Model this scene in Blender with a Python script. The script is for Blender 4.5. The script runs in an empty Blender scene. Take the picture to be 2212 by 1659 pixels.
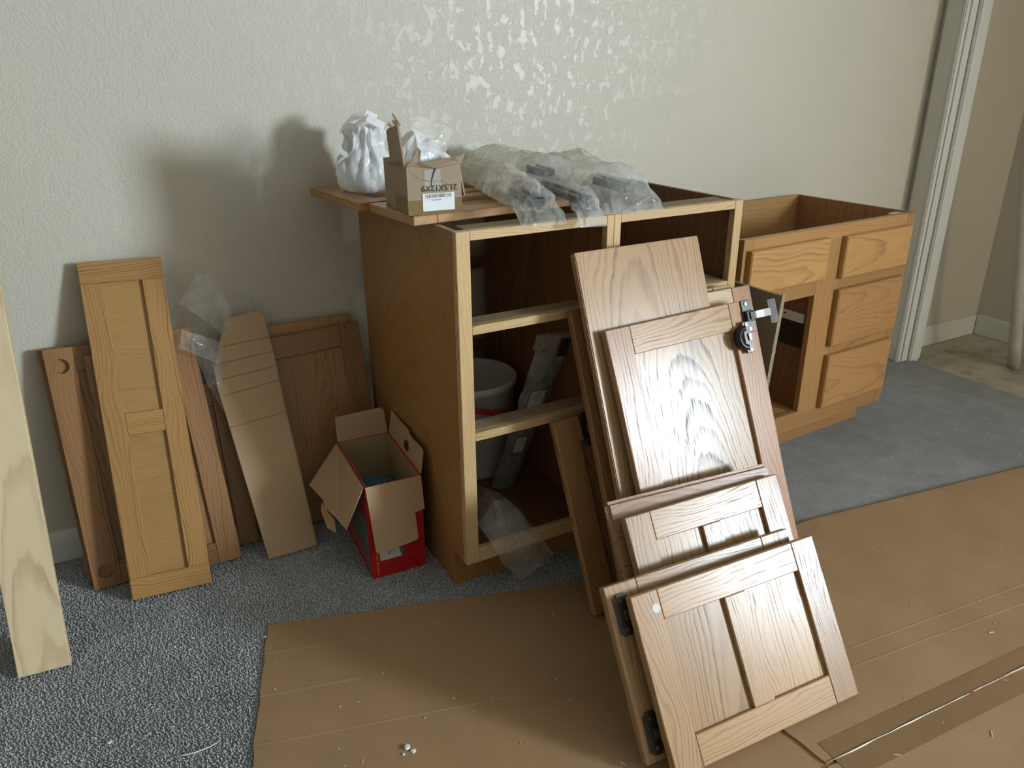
import bpy, bmesh, math, random
from mathutils import Vector, Matrix, noise
random.seed(7)
sc = bpy.context.scene
COL = sc.collection

# ---------------------------------------------------------------- camera
CP = (-0.6205, -1.351, 1.1717)
PITCH, YAW, ROLL, FPX = 0.3927, 0.5029, -0.0084, 1652.33
cy_, sy_, cp_, sp_ = math.cos(YAW), math.sin(YAW), math.cos(PITCH), math.sin(PITCH)
fw = Vector((sy_*cp_, cy_*cp_, -sp_)); r0 = Vector((cy_, -sy_, 0)); u0 = r0.cross(fw)
rr = math.cos(ROLL)*r0 + math.sin(ROLL)*u0; uu = -math.sin(ROLL)*r0 + math.cos(ROLL)*u0
cam_d = bpy.data.cameras.new('camera'); cam = bpy.data.objects.new('camera', cam_d); COL.objects.link(cam)
M = Matrix.Identity(4)
for i in range(3):
    M[i][0] = rr[i]; M[i][1] = uu[i]; M[i][2] = -fw[i]; M[i][3] = CP[i]
cam.matrix_world = M
cam_d.sensor_width = 36.0; cam_d.lens = 36.0*FPX/2212.0; cam_d.clip_start = 0.02; cam_d.clip_end = 60
sc.camera = cam

# ---------------------------------------------------------------- world, light, exposure
w = bpy.data.worlds.new('world'); sc.world = w; w.use_nodes = True
bg = w.node_tree.nodes['Background']; bg.inputs[0].default_value = (0.62, 0.78, 1.0, 1); bg.inputs[1].default_value = 1.5
def area(name, loc, rot, sx, sy, power, col):
    l = bpy.data.lights.new(name, 'AREA'); l.shape = 'RECTANGLE'; l.size = sx; l.size_y = sy
    l.energy = power; l.color = col
    o = bpy.data.objects.new(name, l); COL.objects.link(o); o.location = loc; o.rotation_euler = rot
    return o
WY0, WY1, WZ0, WZ1 = -4.35, -3.25, 1.10, 1.85          # window in the right wall
area('window_daylight', (3.02, (WY0+WY1)/2, (WZ0+WZ1)/2), (0, math.pi/2, 0), WZ1-WZ0, WY1-WY0, 370, (0.77, 0.92, 1.05))
area('alcove_fill_light', (2.64, -5.52, 1.15), (math.pi/2, 0, math.pi), 0.46, 1.7, 105, (1.0, 0.86, 0.58))  # added fill lamp, source unseen: brightens and warms the alcove and right side
sc.view_settings.view_transform = 'Standard'; sc.view_settings.look = 'None'
sc.view_settings.gamma = 1.0; sc.view_settings.exposure = 0.0
try: sc.view_settings.use_curve_mapping = False
except Exception: pass

# ---------------------------------------------------------------- node helpers
def newmat(name):
    m = bpy.data.materials.new(name); m.use_nodes = True
    nt = m.node_tree; b = nt.nodes['Principled BSDF']
    return m, nt, b
def N(nt, t, **k):
    n = nt.nodes.new(t)
    for a, v in k.items(): setattr(n, a, v)
    return n
def L(nt, a, b): nt.links.new(a, b)
def val(nt, sock, v):
    if hasattr(v, 'node'): L(nt, v, sock)
    else: sock.default_value = v
def math_(nt, op, a, b=None, clamp=False):
    n = N(nt, 'ShaderNodeMath', operation=op); n.use_clamp = clamp
    val(nt, n.inputs[0], a)
    if b is not None: val(nt, n.inputs[1], b)
    return n.outputs[0]
def noise_(nt, vec, scale, detail=2, rough=0.5, out=0):
    n = N(nt, 'ShaderNodeTexNoise'); n.inputs['Scale'].default_value = scale
    n.inputs['Detail'].default_value = detail; n.inputs['Roughness'].default_value = rough
    if vec is not None: L(nt, vec, n.inputs['Vector'])
    return n.outputs[out]
def scalev(nt, vec, s):
    n = N(nt, 'ShaderNodeVectorMath', operation='MULTIPLY'); L(nt, vec, n.inputs[0]); n.inputs[1].default_value = s
    return n.outputs[0]
def ramp(nt, fac, stops, interp='LINEAR'):
    n = N(nt, 'ShaderNodeValToRGB'); n.color_ramp.interpolation = interp
    e = n.color_ramp.elements
    e[0].position, e[1].position = stops[0][0], stops[-1][0]
    e[0].color = c4(stops[0][1]); e[1].color = c4(stops[-1][1])
    for p, c in stops[1:-1]:
        x = e.new(p); x.color = c4(c)
    L(nt, fac, n.inputs[0]); return n.outputs[0]
def c4(c):
    if isinstance(c, (int, float)): return (c, c, c, 1)
    return tuple(c)+(1,) if len(c) == 3 else c
def mixc(nt, fac, a, b, mode='MIX'):
    n = N(nt, 'ShaderNodeMix', data_type='RGBA', blend_type=mode)
    val(nt, n.inputs[0], fac)
    for i, v in ((6, a), (7, b)):
        if hasattr(v, 'node'): L(nt, v, n.inputs[i])
        else: n.inputs[i].default_value = c4(v)
    return n.outputs[2]
def bump_(nt, b, h, strength, dist):
    n = N(nt, 'ShaderNodeBump'); n.inputs['Strength'].default_value = strength; n.inputs['Distance'].default_value = dist
    L(nt, h, n.inputs['Height']); L(nt, n.outputs[0], b.inputs['Normal'])
def objco(nt): return N(nt, 'ShaderNodeTexCoord').outputs['Object']

# ---------------------------------------------------------------- materials
def oak(name, light, dark, ring=150, rough=0.36, tilt=0.05, vary=0.16, contrast=1.0, pore=0.55, streak=False, spec=0.5):
    m, nt, b = newmat(name)
    g = N(nt, 'ShaderNodeAttribute'); g.attribute_name = 'gc'; gv = g.outputs['Vector']
    sep = N(nt, 'ShaderNodeSeparateXYZ'); L(nt, gv, sep.inputs[0])
    n1 = noise_(nt, scalev(nt, gv, (2.2, 7, 7)), 1.0, 2)
    n2 = noise_(nt, scalev(nt, gv, (9, 40, 40)), 1.0, 3)
    rb = math_(nt, 'ADD', sep.outputs[1], math_(nt, 'MULTIPLY', math_(nt, 'SUBTRACT', n1, 0.5), 0.11))
    rc = math_(nt, 'ADD', math_(nt, 'ADD', sep.outputs[2], 0.05), math_(nt, 'MULTIPLY', sep.outputs[0], tilt))
    r = math_(nt, 'SQRT', math_(nt, 'ADD', math_(nt, 'MULTIPLY', rb, rb), math_(nt, 'MULTIPLY', rc, rc)))
    r = math_(nt, 'ADD', r, math_(nt, 'MULTIPLY', n2, 0.009))
    f = math_(nt, 'FRACT', math_(nt, 'MULTIPLY', r, float(ring)))
    ringmask = ramp(nt, f, [(0.0, 0.15), (0.12, 0.0), (0.5, 0.08), (0.78, 0.75), (0.9, 1.0), (1.0, 0.2)])
    wn = N(nt, 'ShaderNodeTexWhiteNoise', noise_dimensions='1D'); L(nt, math_(nt, 'FLOOR', math_(nt, 'MULTIPLY', r, float(ring))), wn.inputs['W'])
    brk = noise_(nt, scalev(nt, gv, (5, 60, 60)), 1.0, 3)
    ringmask = math_(nt, 'MULTIPLY', ringmask, math_(nt, 'MULTIPLY', math_(nt, 'ADD', .25, math_(nt, 'MULTIPLY', wn.outputs['Value'], .85)), math_(nt, 'ADD', .35, math_(nt, 'MULTIPLY', brk, 1.2))), True)
    fib = noise_(nt, scalev(nt, gv, (14, 520, 520)), 1.0, 2)
    pores = ramp(nt, fib, [(0.5, 0.0), (0.68, 1.0)])
    mot = noise_(nt, scalev(nt, gv, (2.5, 30, 30)), 1.0, 3)
    lo = noise_(nt, scalev(nt, gv, (1.5, 4, 4)), 1.0, 1)
    fac = math_(nt, 'MULTIPLY', ringmask, math_(nt, 'ADD', 0.45, math_(nt, 'MULTIPLY', mot, 0.6)))
    fac = math_(nt, 'MULTIPLY', fac, 0.9*contrast, True)
    col = mixc(nt, fac, light, dark)
    col = mixc(nt, math_(nt, 'MULTIPLY', math_(nt, 'MULTIPLY', pores, math_(nt, 'ADD', ringmask, 0.25)), pore*0.5, True), col, tuple(c*0.45 for c in dark))
    oi = N(nt, 'ShaderNodeObjectInfo')
    vr = math_(nt, 'ADD', 1.0-vary, math_(nt, 'MULTIPLY', oi.outputs['Random'], vary*1.6))
    vr = math_(nt, 'MULTIPLY', vr, math_(nt, 'ADD', 0.86, math_(nt, 'MULTIPLY', lo, 0.28)))
    cmb = N(nt, 'ShaderNodeCombineColor')
    for i in range(3): L(nt, vr, cmb.inputs[i])
    col = mixc(nt, 1.0, col, cmb.outputs[0], 'MULTIPLY')
    if streak:
        s1 = noise_(nt, scalev(nt, gv, (3.0, 9, 9)), 1.0, 2)
        d = math_(nt, 'ABSOLUTE', math_(nt, 'ADD', math_(nt, 'SUBTRACT', sep.outputs[1], 0.012), math_(nt, 'MULTIPLY', math_(nt, 'SUBTRACT', s1, 0.5), 0.16)))
        band = ramp(nt, d, [(0.0, 1.0), (0.045, 0.0)])
        ln = ramp(nt, noise_(nt, scalev(nt, gv, (2.2, 150, 150)), 1.0, 2), [(0.48, 0.0), (0.6, 1.0)])
        col = mixc(nt, math_(nt, 'MULTIPLY', math_(nt, 'MULTIPLY', band, ln), 0.8), col, (0.075, 0.075, 0.072))
    L(nt, col, b.inputs['Base Color'])
    b.inputs['Specular IOR Level'].default_value = spec
    rg = math_(nt, 'ADD', rough, math_(nt, 'MULTIPLY', math_(nt, 'MULTIPLY', pores, ringmask), 0.35))
    L(nt, rg, b.inputs['Roughness'])
    h = math_(nt, 'SUBTRACT', 1.0, math_(nt, 'MULTIPLY', math_(nt, 'ADD', math_(nt, 'MULTIPLY', pores, 0.5), 0.5), ringmask))
    bump_(nt, b, h, 0.18, 0.0006)
    return m
MAT = {}
MAT['oak_pale'] = oak('oak_pale', (0.45, 0.275, 0.14), (0.20, 0.098, 0.044), rough=0.27, spec=.3, contrast=1.25)
MAT['oak_streak'] = oak('oak_streaked', (0.46, 0.295, 0.155), (0.14, 0.068, 0.034), rough=0.27, spec=.4, ring=135, streak=True, tilt=.13, contrast=1.5)
MAT['oak_pink'] = oak('oak_pinkish', (0.45, 0.255, 0.145), (0.20, 0.092, 0.05), rough=0.27, spec=.3, contrast=1.2)
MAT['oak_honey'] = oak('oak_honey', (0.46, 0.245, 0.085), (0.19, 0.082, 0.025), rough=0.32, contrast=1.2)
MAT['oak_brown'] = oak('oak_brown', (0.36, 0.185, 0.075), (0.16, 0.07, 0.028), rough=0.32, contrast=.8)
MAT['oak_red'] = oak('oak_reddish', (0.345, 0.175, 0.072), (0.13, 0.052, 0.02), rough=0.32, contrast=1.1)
MAT['oak_frame'] = oak('oak_face_frame', (0.62, 0.42, 0.20), (0.36, 0.205, 0.085), rough=0.32, tilt=.02)
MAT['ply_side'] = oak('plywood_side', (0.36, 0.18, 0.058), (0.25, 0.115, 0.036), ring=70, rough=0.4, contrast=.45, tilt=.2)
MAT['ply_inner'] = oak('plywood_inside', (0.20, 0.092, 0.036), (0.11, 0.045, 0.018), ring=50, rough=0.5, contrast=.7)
MAT['ply_van'] = oak('vanity_plywood', (0.46, 0.255, 0.09), (0.28, 0.14, 0.045), ring=80, rough=0.45, contrast=.6)
MAT['oak_van'] = oak('vanity_oak', (0.40, 0.205, 0.075), (0.20, 0.088, 0.03), rough=0.32, contrast=.7)
MAT['oak_vand'] = oak('vanity_drawer_oak', (0.47, 0.255, 0.088), (0.24, 0.11, 0.033), rough=0.32, contrast=.9)
MAT['oak_honeyp'] = oak('oak_honey_panel', (0.46, 0.255, 0.088), (0.30, 0.15, 0.05), rough=0.32, contrast=.55, ring=190)
MAT['pine'] = oak('raw_pine', (0.70, 0.55, 0.335), (0.42, 0.27, 0.13), ring=100, rough=0.55, tilt=.05, contrast=1.0, pore=.15, vary=.05)

def simple(name, col, rough=0.5, metal=0.0, nscale=0, namp=0.15, bscale=0, bstr=0.2, bdist=0.001, spec=0.5):
    m, nt, b = newmat(name)
    b.inputs['Roughness'].default_value = rough; b.inputs['Metallic'].default_value = metal
    b.inputs['Specular IOR Level'].default_value = spec
    if nscale:
        n = noise_(nt, objco(nt), nscale, 4)
        c = mixc(nt, n, tuple(x*(1-namp) for x in col), tuple(min(1, x*(1+namp)) for x in col))
        L(nt, c, b.inputs['Base Color'])
    else: b.inputs['Base Color'].default_value = c4(col)
    if bscale: bump_(nt, b, noise_(nt, objco(nt), bscale, 3), bstr, bdist)
    return m
MAT['trim'] = simple('white_trim_paint', (0.70, 0.70, 0.645), 0.35, nscale=6, namp=.04)
MAT['ceiling'] = simple('ceiling_paint', (0.52, 0.49, 0.44), 0.8, nscale=5, namp=.03)
MAT['iron'] = simple('dark_hinge_metal', (0.095, 0.09, 0.083), 0.34, 0.8, nscale=60, namp=.3)
MAT['black'] = simple('black_plastic', (0.012, 0.012, 0.013), 0.3)
MAT['steel'] = simple('bright_steel', (0.62, 0.61, 0.58), 0.22, 1.0)
MAT['slide'] = simple('dark_slide_metal', (0.022, 0.023, 0.025), 0.35, 0.4, nscale=30, namp=.25)
MAT['greymetal'] = simple('grey_slide_metal', (0.20, 0.20, 0.19), 0.4, 0.7, nscale=30, namp=.2)
MAT['label'] = simple('white_paper_label', (0.82, 0.84, 0.82), 0.45, nscale=30, namp=.03)
MAT['labelmilk'] = simple('plastic_print_label', (0.62, 0.60, 0.55), 0.5, nscale=30, namp=.05)
MAT['ink'] = simple('black_ink', (0.03, 0.025, 0.022), 0.6)
MAT['inkgrey'] = simple('grey_ink', (0.18, 0.19, 0.20), 0.6)
MAT['yellowink'] = simple('yellow_ink', (0.75, 0.42, 0.08), 0.6)
MAT['redprint'] = simple('red_printed_card', (0.50, 0.012, 0.014), 0.38, nscale=20, namp=.08)
MAT['darkred'] = simple('dark_red_print', (0.30, 0.008, 0.01), 0.4)
MAT['pinkprint'] = simple('rose_print', (0.42, 0.05, 0.055), 0.4)
MAT['paleprint'] = simple('pale_green_print', (0.52, 0.58, 0.48), 0.5, nscale=60, namp=.12)
MAT['greyprint'] = simple('grey_print', (0.10, 0.105, 0.10), 0.4)
MAT['bucket'] = simple('white_bucket_plastic', (0.66, 0.65, 0.62), 0.35, nscale=8, namp=.04)
MAT['redplastic'] = simple('red_plastic', (0.50, 0.02, 0.02), 0.35)
MAT['teal'] = simple('teal_fabric', (0.04, 0.16, 0.19), 0.7, nscale=25, namp=.3, bscale=60, bstr=.4, bdist=.004)
MAT['chip'] = simple('white_paint_chip', (0.82, 0.82, 0.80), 0.6, nscale=80, namp=.1)
MAT['crumb'] = simple('pale_wood_crumb', (0.66, 0.54, 0.36), 0.7)
MAT['pole'] = simple('chipped_pale_paint', (0.50, 0.48, 0.42), 0.55, nscale=35, namp=.22, bscale=30, bstr=.3)
MAT['glasspane'] = simple('window_frame_white', (0.75, 0.75, 0.73), 0.4)
MAT['magenta'] = simple('magenta_ink', (0.45, 0.05, 0.18), 0.6)
MAT['tapegleam'] = simple('painted_tape_gleam', (0.60, 0.56, 0.49), 0.22, nscale=60, namp=.4)

def board_mat():
    m, nt, b = newmat('fibreboard')
    n = noise_(nt, objco(nt), 220, 4, .7); n2 = noise_(nt, objco(nt), 9, 3)
    c = ramp(nt, n, [(0.3, (0.16, 0.115, 0.06)), (0.55, (0.33, 0.25, 0.145)), (0.75, (0.52, 0.42, 0.27))])
    c = mixc(nt, math_(nt, 'MULTIPLY', n2, .35), c, (0.25, 0.2, 0.13))
    L(nt, c, b.inputs['Base Color']); b.inputs['Roughness'].default_value = 0.85
    bump_(nt, b, n, .5, .0015); return m
MAT['chipboard'] = board_mat()
MAT['hardboard'] = simple('grey_brown_hardboard', (0.29, 0.245, 0.175), 0.6, nscale=7, namp=.12)

def cardboard(name, base, dark, flute=0.0, fl_axis='X', dusty=0.0, rough=0.6, spec=0.35):
    m, nt, b = newmat(name)
    co = objco(nt)
    n = noise_(nt, co, 6, 5, .6); n2 = noise_(nt, co, 130, 3, .6)
    c = mixc(nt, ramp(nt, n, [(0.3, 0), (0.7, 1)]), base, dark)
    c = mixc(nt, math_(nt, 'MULTIPLY', n2, .22), c, tuple(min(1, x*1.5) for x in base))
    if dusty:
        d = ramp(nt, noise_(nt, co, 3.2, 6, .7), [(0.48, 0), (0.75, 1)])
        s = ramp(nt, noise_(nt, co, 330, 2, .5), [(0.66, 0), (0.72, 1)])
        sc_ = ramp(nt, noise_(nt, scalev(nt, co, (9, 160, 1)), 1.0, 2), [(0.66, 0), (0.74, 1)])
        dd = math_(nt, 'ADD', math_(nt, 'MULTIPLY', d, .22), math_(nt, 'ADD', math_(nt, 'MULTIPLY', s, .35), math_(nt, 'MULTIPLY', sc_, .10)), True)
        c = mixc(nt, math_(nt, 'MULTIPLY', dd, dusty), c, (0.48, 0.37, 0.25))
    L(nt, c, b.inputs['Base Color']); b.inputs['Roughness'].default_value = rough
    b.inputs['Specular IOR Level'].default_value = spec
    h = n
    if flute:
        wv = N(nt, 'ShaderNodeTexWave', wave_type='BANDS', bands_direction=fl_axis); wv.inputs['Scale'].default_value = flute
        L(nt, co, wv.inputs['Vector']); h = math_(nt, 'ADD', math_(nt, 'MULTIPLY', n, .6), math_(nt, 'MULTIPLY', wv.outputs['Fac'], .25))
    bump_(nt, b, h, .25, .003); return m
MAT['card_floor'] = cardboard('floor_cardboard', (0.37, 0.225, 0.115), (0.305, 0.183, 0.09), dusty=1.0, rough=.45, spec=.5)
MAT['card_tan'] = cardboard('tan_cardboard', (0.49, 0.325, 0.185), (0.42, 0.275, 0.152), rough=.6)
MAT['crease'] = simple('folded_cardboard_line', (0.25, 0.165, 0.095), 0.8, nscale=30, namp=.2)
MAT['card_grey'] = cardboard('grey_tan_cardboard', (0.345, 0.255, 0.165), (0.27, 0.195, 0.125), rough=.5)
MAT['card_in'] = cardboard('inner_cardboard', (0.42, 0.30, 0.17), (0.35, 0.245, 0.135), flute=40, fl_axis='X')
MAT['card_edge'] = simple('cardboard_torn_edge', (0.42, 0.29, 0.165), 0.9, nscale=90, namp=.3, bscale=200, bstr=.6)
MAT['tape'] = simple('brown_packing_tape', (0.235, 0.155, 0.058), 0.16, nscale=12, namp=.15, bscale=18, bstr=.25, bdist=.002)
MAT['floortape'] = simple('wide_brown_floor_tape', (0.27, 0.16, 0.078), 0.3, nscale=6, namp=.1)

def film(name, col, alpha, rough=0.22, alpha2=None, bs=40, st=.55, tr=.42):
    m, nt, b = newmat(name)
    b.inputs['Base Color'].default_value = c4(col); b.inputs['Roughness'].default_value = rough
    b.inputs['Specular IOR Level'].default_value = 0.6
    co = objco(nt)
    a = ramp(nt, noise_(nt, co, 14, 4, .6), [(0.3, alpha), (0.7, alpha2)])
    tl = N(nt, 'ShaderNodeBsdfTranslucent'); tl.inputs['Color'].default_value = c4(col)
    mx = N(nt, 'ShaderNodeMixShader'); mx.inputs[0].default_value = tr; L(nt, b.outputs[0], mx.inputs[1]); L(nt, tl.outputs[0], mx.inputs[2])
    tp_ = N(nt, 'ShaderNodeBsdfTransparent'); m2 = N(nt, 'ShaderNodeMixShader'); L(nt, a, m2.inputs[0]); L(nt, tp_.outputs[0], m2.inputs[1]); L(nt, mx.outputs[0], m2.inputs[2])
    L(nt, m2.outputs[0], nt.nodes['Material Output'].inputs['Surface'])
    vo = N(nt, 'ShaderNodeTexVoronoi', feature='DISTANCE_TO_EDGE'); vo.inputs['Scale'].default_value = bs*.55
    wob = N(nt, 'ShaderNodeVectorMath', operation='ADD'); L(nt, co, wob.inputs[0]); L(nt, scalev(nt, noise_(nt, co, bs*.5, 3, .6, 1), (.03, .03, .03)), wob.inputs[1]); L(nt, wob.outputs[0], vo.inputs['Vector'])
    cr = ramp(nt, vo.outputs['Distance'], [(0.0, 1.0), (0.10, 0.25), (0.5, 0.0)])
    bump_(nt, b, math_(nt, 'ADD', cr, math_(nt, 'MULTIPLY', noise_(nt, co, bs, 3, .6), .9)), st, .005)
    return m
MAT['film'] = film('milky_poly_film', (0.94, 0.91, 0.80), .42, .18, .78, 40, .55, .36)
MAT['film_clear'] = film('clear_poly_film', (0.90, 0.91, 0.88), .15, .12, .46)
MAT['film_white'] = film('white_bag_film', (0.93, 0.93, 0.93), .88, .3, .98, 26, .16, .22)
MAT['film_white2'] = film('white_liner_film', (0.94, 0.94, 0.94), .9, .3, .98, 26, .16, .2)

def wall_mat(name, col):
    m, nt, b = newmat(name)
    co = objco(nt)
    n1 = noise_(nt, scalev(nt, co, (1.25, 1.25, .75)), 36, 5, .6)
    flat = ramp(nt, n1, [(0.545, 0), (0.57, 1)])
    st = noise_(nt, co, 330, 2, .6)
    st2 = ramp(nt, noise_(nt, scalev(nt, co, (1, 1, .8)), 175, 3, .6), [(0.45, 0), (0.56, 1)])
    h = math_(nt, 'ADD', math_(nt, 'MULTIPLY', st, .3), math_(nt, 'MULTIPLY', st2, .7))
    n = N(nt, 'ShaderNodeMix', data_type='FLOAT'); L(nt, flat, n.inputs[0]); L(nt, h, n.inputs[2]); n.inputs[3].default_value = 1.05
    lo = noise_(nt, co, 1.3, 2)
    c = mixc(nt, lo, tuple(x*.96 for x in col), tuple(min(1, x*1.04) for x in col))
    L(nt, c, b.inputs['Base Color'])
    L(nt, math_(nt, 'SUBTRACT', .50, math_(nt, 'MULTIPLY', flat, .10)), b.inputs['Roughness'])
    b.inputs['Specular IOR Level'].default_value = .5
    bump_(nt, b, n.outputs[0], .6, .0009)
    return m
MAT['wall'] = wall_mat('knockdown_wall_paint', (0.60, 0.555, 0.455))
MAT['wall_far'] = simple('brown_panelled_wall', (0.27, 0.22, 0.16), 0.6, nscale=3, namp=.15)  # dark brown chosen for unseen walls to cut and warm bounced light

def carpet_mat(name, lo3):
    m, nt, b = newmat(name)
    co = objco(nt)
    n = noise_(nt, co, 300, 3, .6); lo = noise_(nt, co, 2.6, 4, .6); mid = noise_(nt, co, 14, 4, .6)
    c = ramp(nt, n, [(0.3, lo3[0]), (0.5, lo3[1]), (0.72, lo3[2])])
    k = math_(nt, 'ADD', .42, math_(nt, 'ADD', math_(nt, 'MULTIPLY', lo, .62), math_(nt, 'MULTIPLY', mid, .56)))
    cmb = N(nt, 'ShaderNodeCombineColor')
    for i in range(3): L(nt, k, cmb.inputs[i])
    c = mixc(nt, 1.0, c, cmb.outputs[0], 'MULTIPLY')
    L(nt, c, b.inputs['Base Color']); b.inputs['Roughness'].default_value = .95
    b.inputs['Specular IOR Level'].default_value = .15
    bump_(nt, b, math_(nt, 'ADD', n, math_(nt, 'MULTIPLY', mid, 1.2)), .8, .006)
    return m
MAT['carpet'] = carpet_mat('grey_carpet', ((0.22, 0.22, 0.216), (0.33, 0.328, 0.318), (0.46, 0.455, 0.44)))
MAT['pile'] = carpet_mat('grey_carpet_pile', ((0.45, 0.455, 0.455), (0.58, 0.585, 0.585), (0.74, 0.74, 0.73)))
def concrete_mat():
    m, nt, b = newmat('bare_concrete_floor')
    co = objco(nt)
    n = noise_(nt, co, 5, 6, .65); d = noise_(nt, co, 11, 5, .7)
    c = ramp(nt, n, [(0.3, (0.27, 0.225, 0.15)), (0.6, (0.47, 0.42, 0.32)), (0.8, (0.55, 0.50, 0.40))])
    c = mixc(nt, math_(nt, 'MULTIPLY', ramp(nt, d, [(0.55, 0), (0.7, 1)]), .55), c, (0.15, 0.12, 0.07))
    L(nt, c, b.inputs['Base Color']); b.inputs['Roughness'].default_value = .85
    bump_(nt, b, d, .3, .003); return m
MAT['concrete'] = concrete_mat()

# ---------------------------------------------------------------- object helpers
def tag(o, label, cat, group=None, kind=None):
    o['label'] = label; o['category'] = cat
    if group: o['group'] = group
    if kind: o['kind'] = kind
    return o
def thing(name, label, cat, mat=None, group=None):
    o = bpy.data.objects.new(name, None); COL.objects.link(o); o.empty_display_size = .05
    if mat is not None: o.matrix_world = mat
    return tag(o, label, cat, group)
def frame(loc, ph=0.0, th=0.0, ro=0.0):
    e = Vector((math.cos(ph), math.sin(ph), 0)); n = Vector((-math.sin(ph), math.cos(ph), 0))
    l = Vector((0, 0, math.cos(th))) + n*math.sin(th)
    e2 = e*math.cos(ro) + l*math.sin(ro); l2 = -e*math.sin(ro) + l*math.cos(ro)
    y = l2.cross(e2); m = Matrix.Identity(4)
    for i in range(3): m[i][0] = e2[i]; m[i][1] = y[i]; m[i][2] = l2[i]; m[i][3] = loc[i]
    return m
def bm_box(bm, x0, x1, y0, y1, z0, z1):
    v = [bm.verts.new((x, y, z)) for z in (z0, z1) for y in (y0, y1) for x in (x0, x1)]
    for f in ((0, 2, 3, 1), (4, 5, 7, 6), (0, 1, 5, 4), (1, 3, 7, 5), (3, 2, 6, 7), (2, 0, 4, 6)):
        bm.faces.new([v[i] for i in f])
def set_gc(me, grain, seed):
    rnd = random.Random(seed)
    straight = any(k in me.name for k in ('stile', 'rail', 'toe', 'stretcher'))
    ac = rnd.choice((-1, 1))*rnd.uniform(.10, .26) if straight else (rnd.choice((-1, 1))*rnd.uniform(.07, .15) if me.name.startswith('panel') else rnd.uniform(-.05, .05))
    off = (rnd.uniform(0, 2.0), ac, rnd.uniform(-.01, .03)) if seed is not None else (0, 0, 0)
    ax = {'x': (0, 2, 1), 'z': (2, 0, 1), 'y': (1, 0, 2), 'xy': (0, 1, 2), 'zy': (2, 1, 0), 'yz': (1, 2, 0)}[grain]
    co = [v.co for v in me.vertices]
    if not co: return
    mid = [(min(c[i] for c in co)+max(c[i] for c in co))/2 for i in range(3)]
    a = me.attributes.new('gc', 'FLOAT_VECTOR', 'POINT')
    for i, c in enumerate(co):
        a.data[i].vector = (c[ax[0]]+off[0], c[ax[1]]-mid[ax[1]]+off[1], c[ax[2]]-mid[ax[2]]+off[2])
SEED = [100]
def part(name, bm, mat, parent=None, grain=None, bevel=0.0, seg=1, smooth=False, seed='auto', label=None):
    if bevel:
        bmesh.ops.bevel(bm, geom=list(bm.edges), offset=bevel, segments=seg, affect='EDGES', clamp_overlap=True)
    bmesh.ops.recalc_face_normals(bm, faces=list(bm.faces))
    me = bpy.data.meshes.new(name); bm.to_mesh(me); bm.free()
    if grain:
        SEED[0] += 1
        set_gc(me, grain, SEED[0] if seed == 'auto' else seed)
    if smooth:
        for p in me.polygons: p.use_smooth = True
    o = bpy.data.objects.new(name, me); COL.objects.link(o)
    me.materials.append(MAT[mat] if isinstance(mat, str) else mat)
    if parent is not None: o.parent = parent
    if label: o['label'] = label
    return o
def boxpart(name, b, mat, parent=None, grain=None, bevel=0.0012, seg=1, **k):
    bm = bmesh.new()
    for q in (b if isinstance(b[0], (tuple, list)) else [b]): bm_box(bm, *q)
    return part(name, bm, mat, parent, grain, bevel, seg, **k)
def struct(o): o['kind'] = 'structure'; return o
def bm_prism(bm, pts, d):
    """pts: list of Vector (planar outline); d: extrude vector"""
    a = [bm.verts.new(p) for p in pts]; b = [bm.verts.new(Vector(p)+Vector(d)) for p in pts]
    n = len(pts)
    bm.faces.new(a); bm.faces.new(b[::-1])
    for i in range(n): bm.faces.new((a[i], b[i], b[(i+1) % n], a[(i+1) % n]))
def bm_tube(bm, pts, rad, seg=8, cap=True):
    rings = []
    for i, p in enumerate(pts):
        p = Vector(p); t = (Vector(pts[min(i+1, len(pts)-1)])-Vector(pts[max(i-1, 0)])).normalized()
        a = Vector((0, 0, 1)) if abs(t.z) < .9 else Vector((1, 0, 0))
        u = t.cross(a).normalized(); v = t.cross(u)
        rd = rad[i] if isinstance(rad, (list, tuple)) else rad
        rings.append([bm.verts.new(p+(u*math.cos(k*2*math.pi/seg)+v*math.sin(k*2*math.pi/seg))*rd) for k in range(seg)])
    for i in range(len(rings)-1):
        for k in range(seg):
            bm.faces.new((rings[i][k], rings[i][(k+1) % seg], rings[i+1][(k+1) % seg], rings[i+1][k]))
    if cap: bm.faces.new(rings[0][::-1]); bm.faces.new(rings[-1])
def text_part(body, size, mat, parent, m, name='lettering', ext=0.0002):
    cu = bpy.data.curves.new('tmp_text', 'FONT'); cu.body = body; cu.size = size; cu.align_x = 'CENTER'; cu.align_y = 'CENTER'; cu.extrude = ext
    to = bpy.data.objects.new('tmp_text', cu); COL.objects.link(to)
    dg = bpy.context.evaluated_depsgraph_get(); me = bpy.data.meshes.new_from_object(to.evaluated_get(dg)); me.name = name
    bpy.data.objects.remove(to); bpy.data.curves.remove(cu)
    me.materials.clear(); me.materials.append(MAT[mat])
    o = bpy.data.objects.new(name, me); COL.objects.link(o); o.parent = parent; o.matrix_local = m
    return o
def cols(x, y, z, o):
    m = Matrix.Identity(4)
    for i in range(3): m[i][0] = x[i]; m[i][1] = y[i]; m[i][2] = z[i]; m[i][3] = o[i]
    return m

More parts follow.
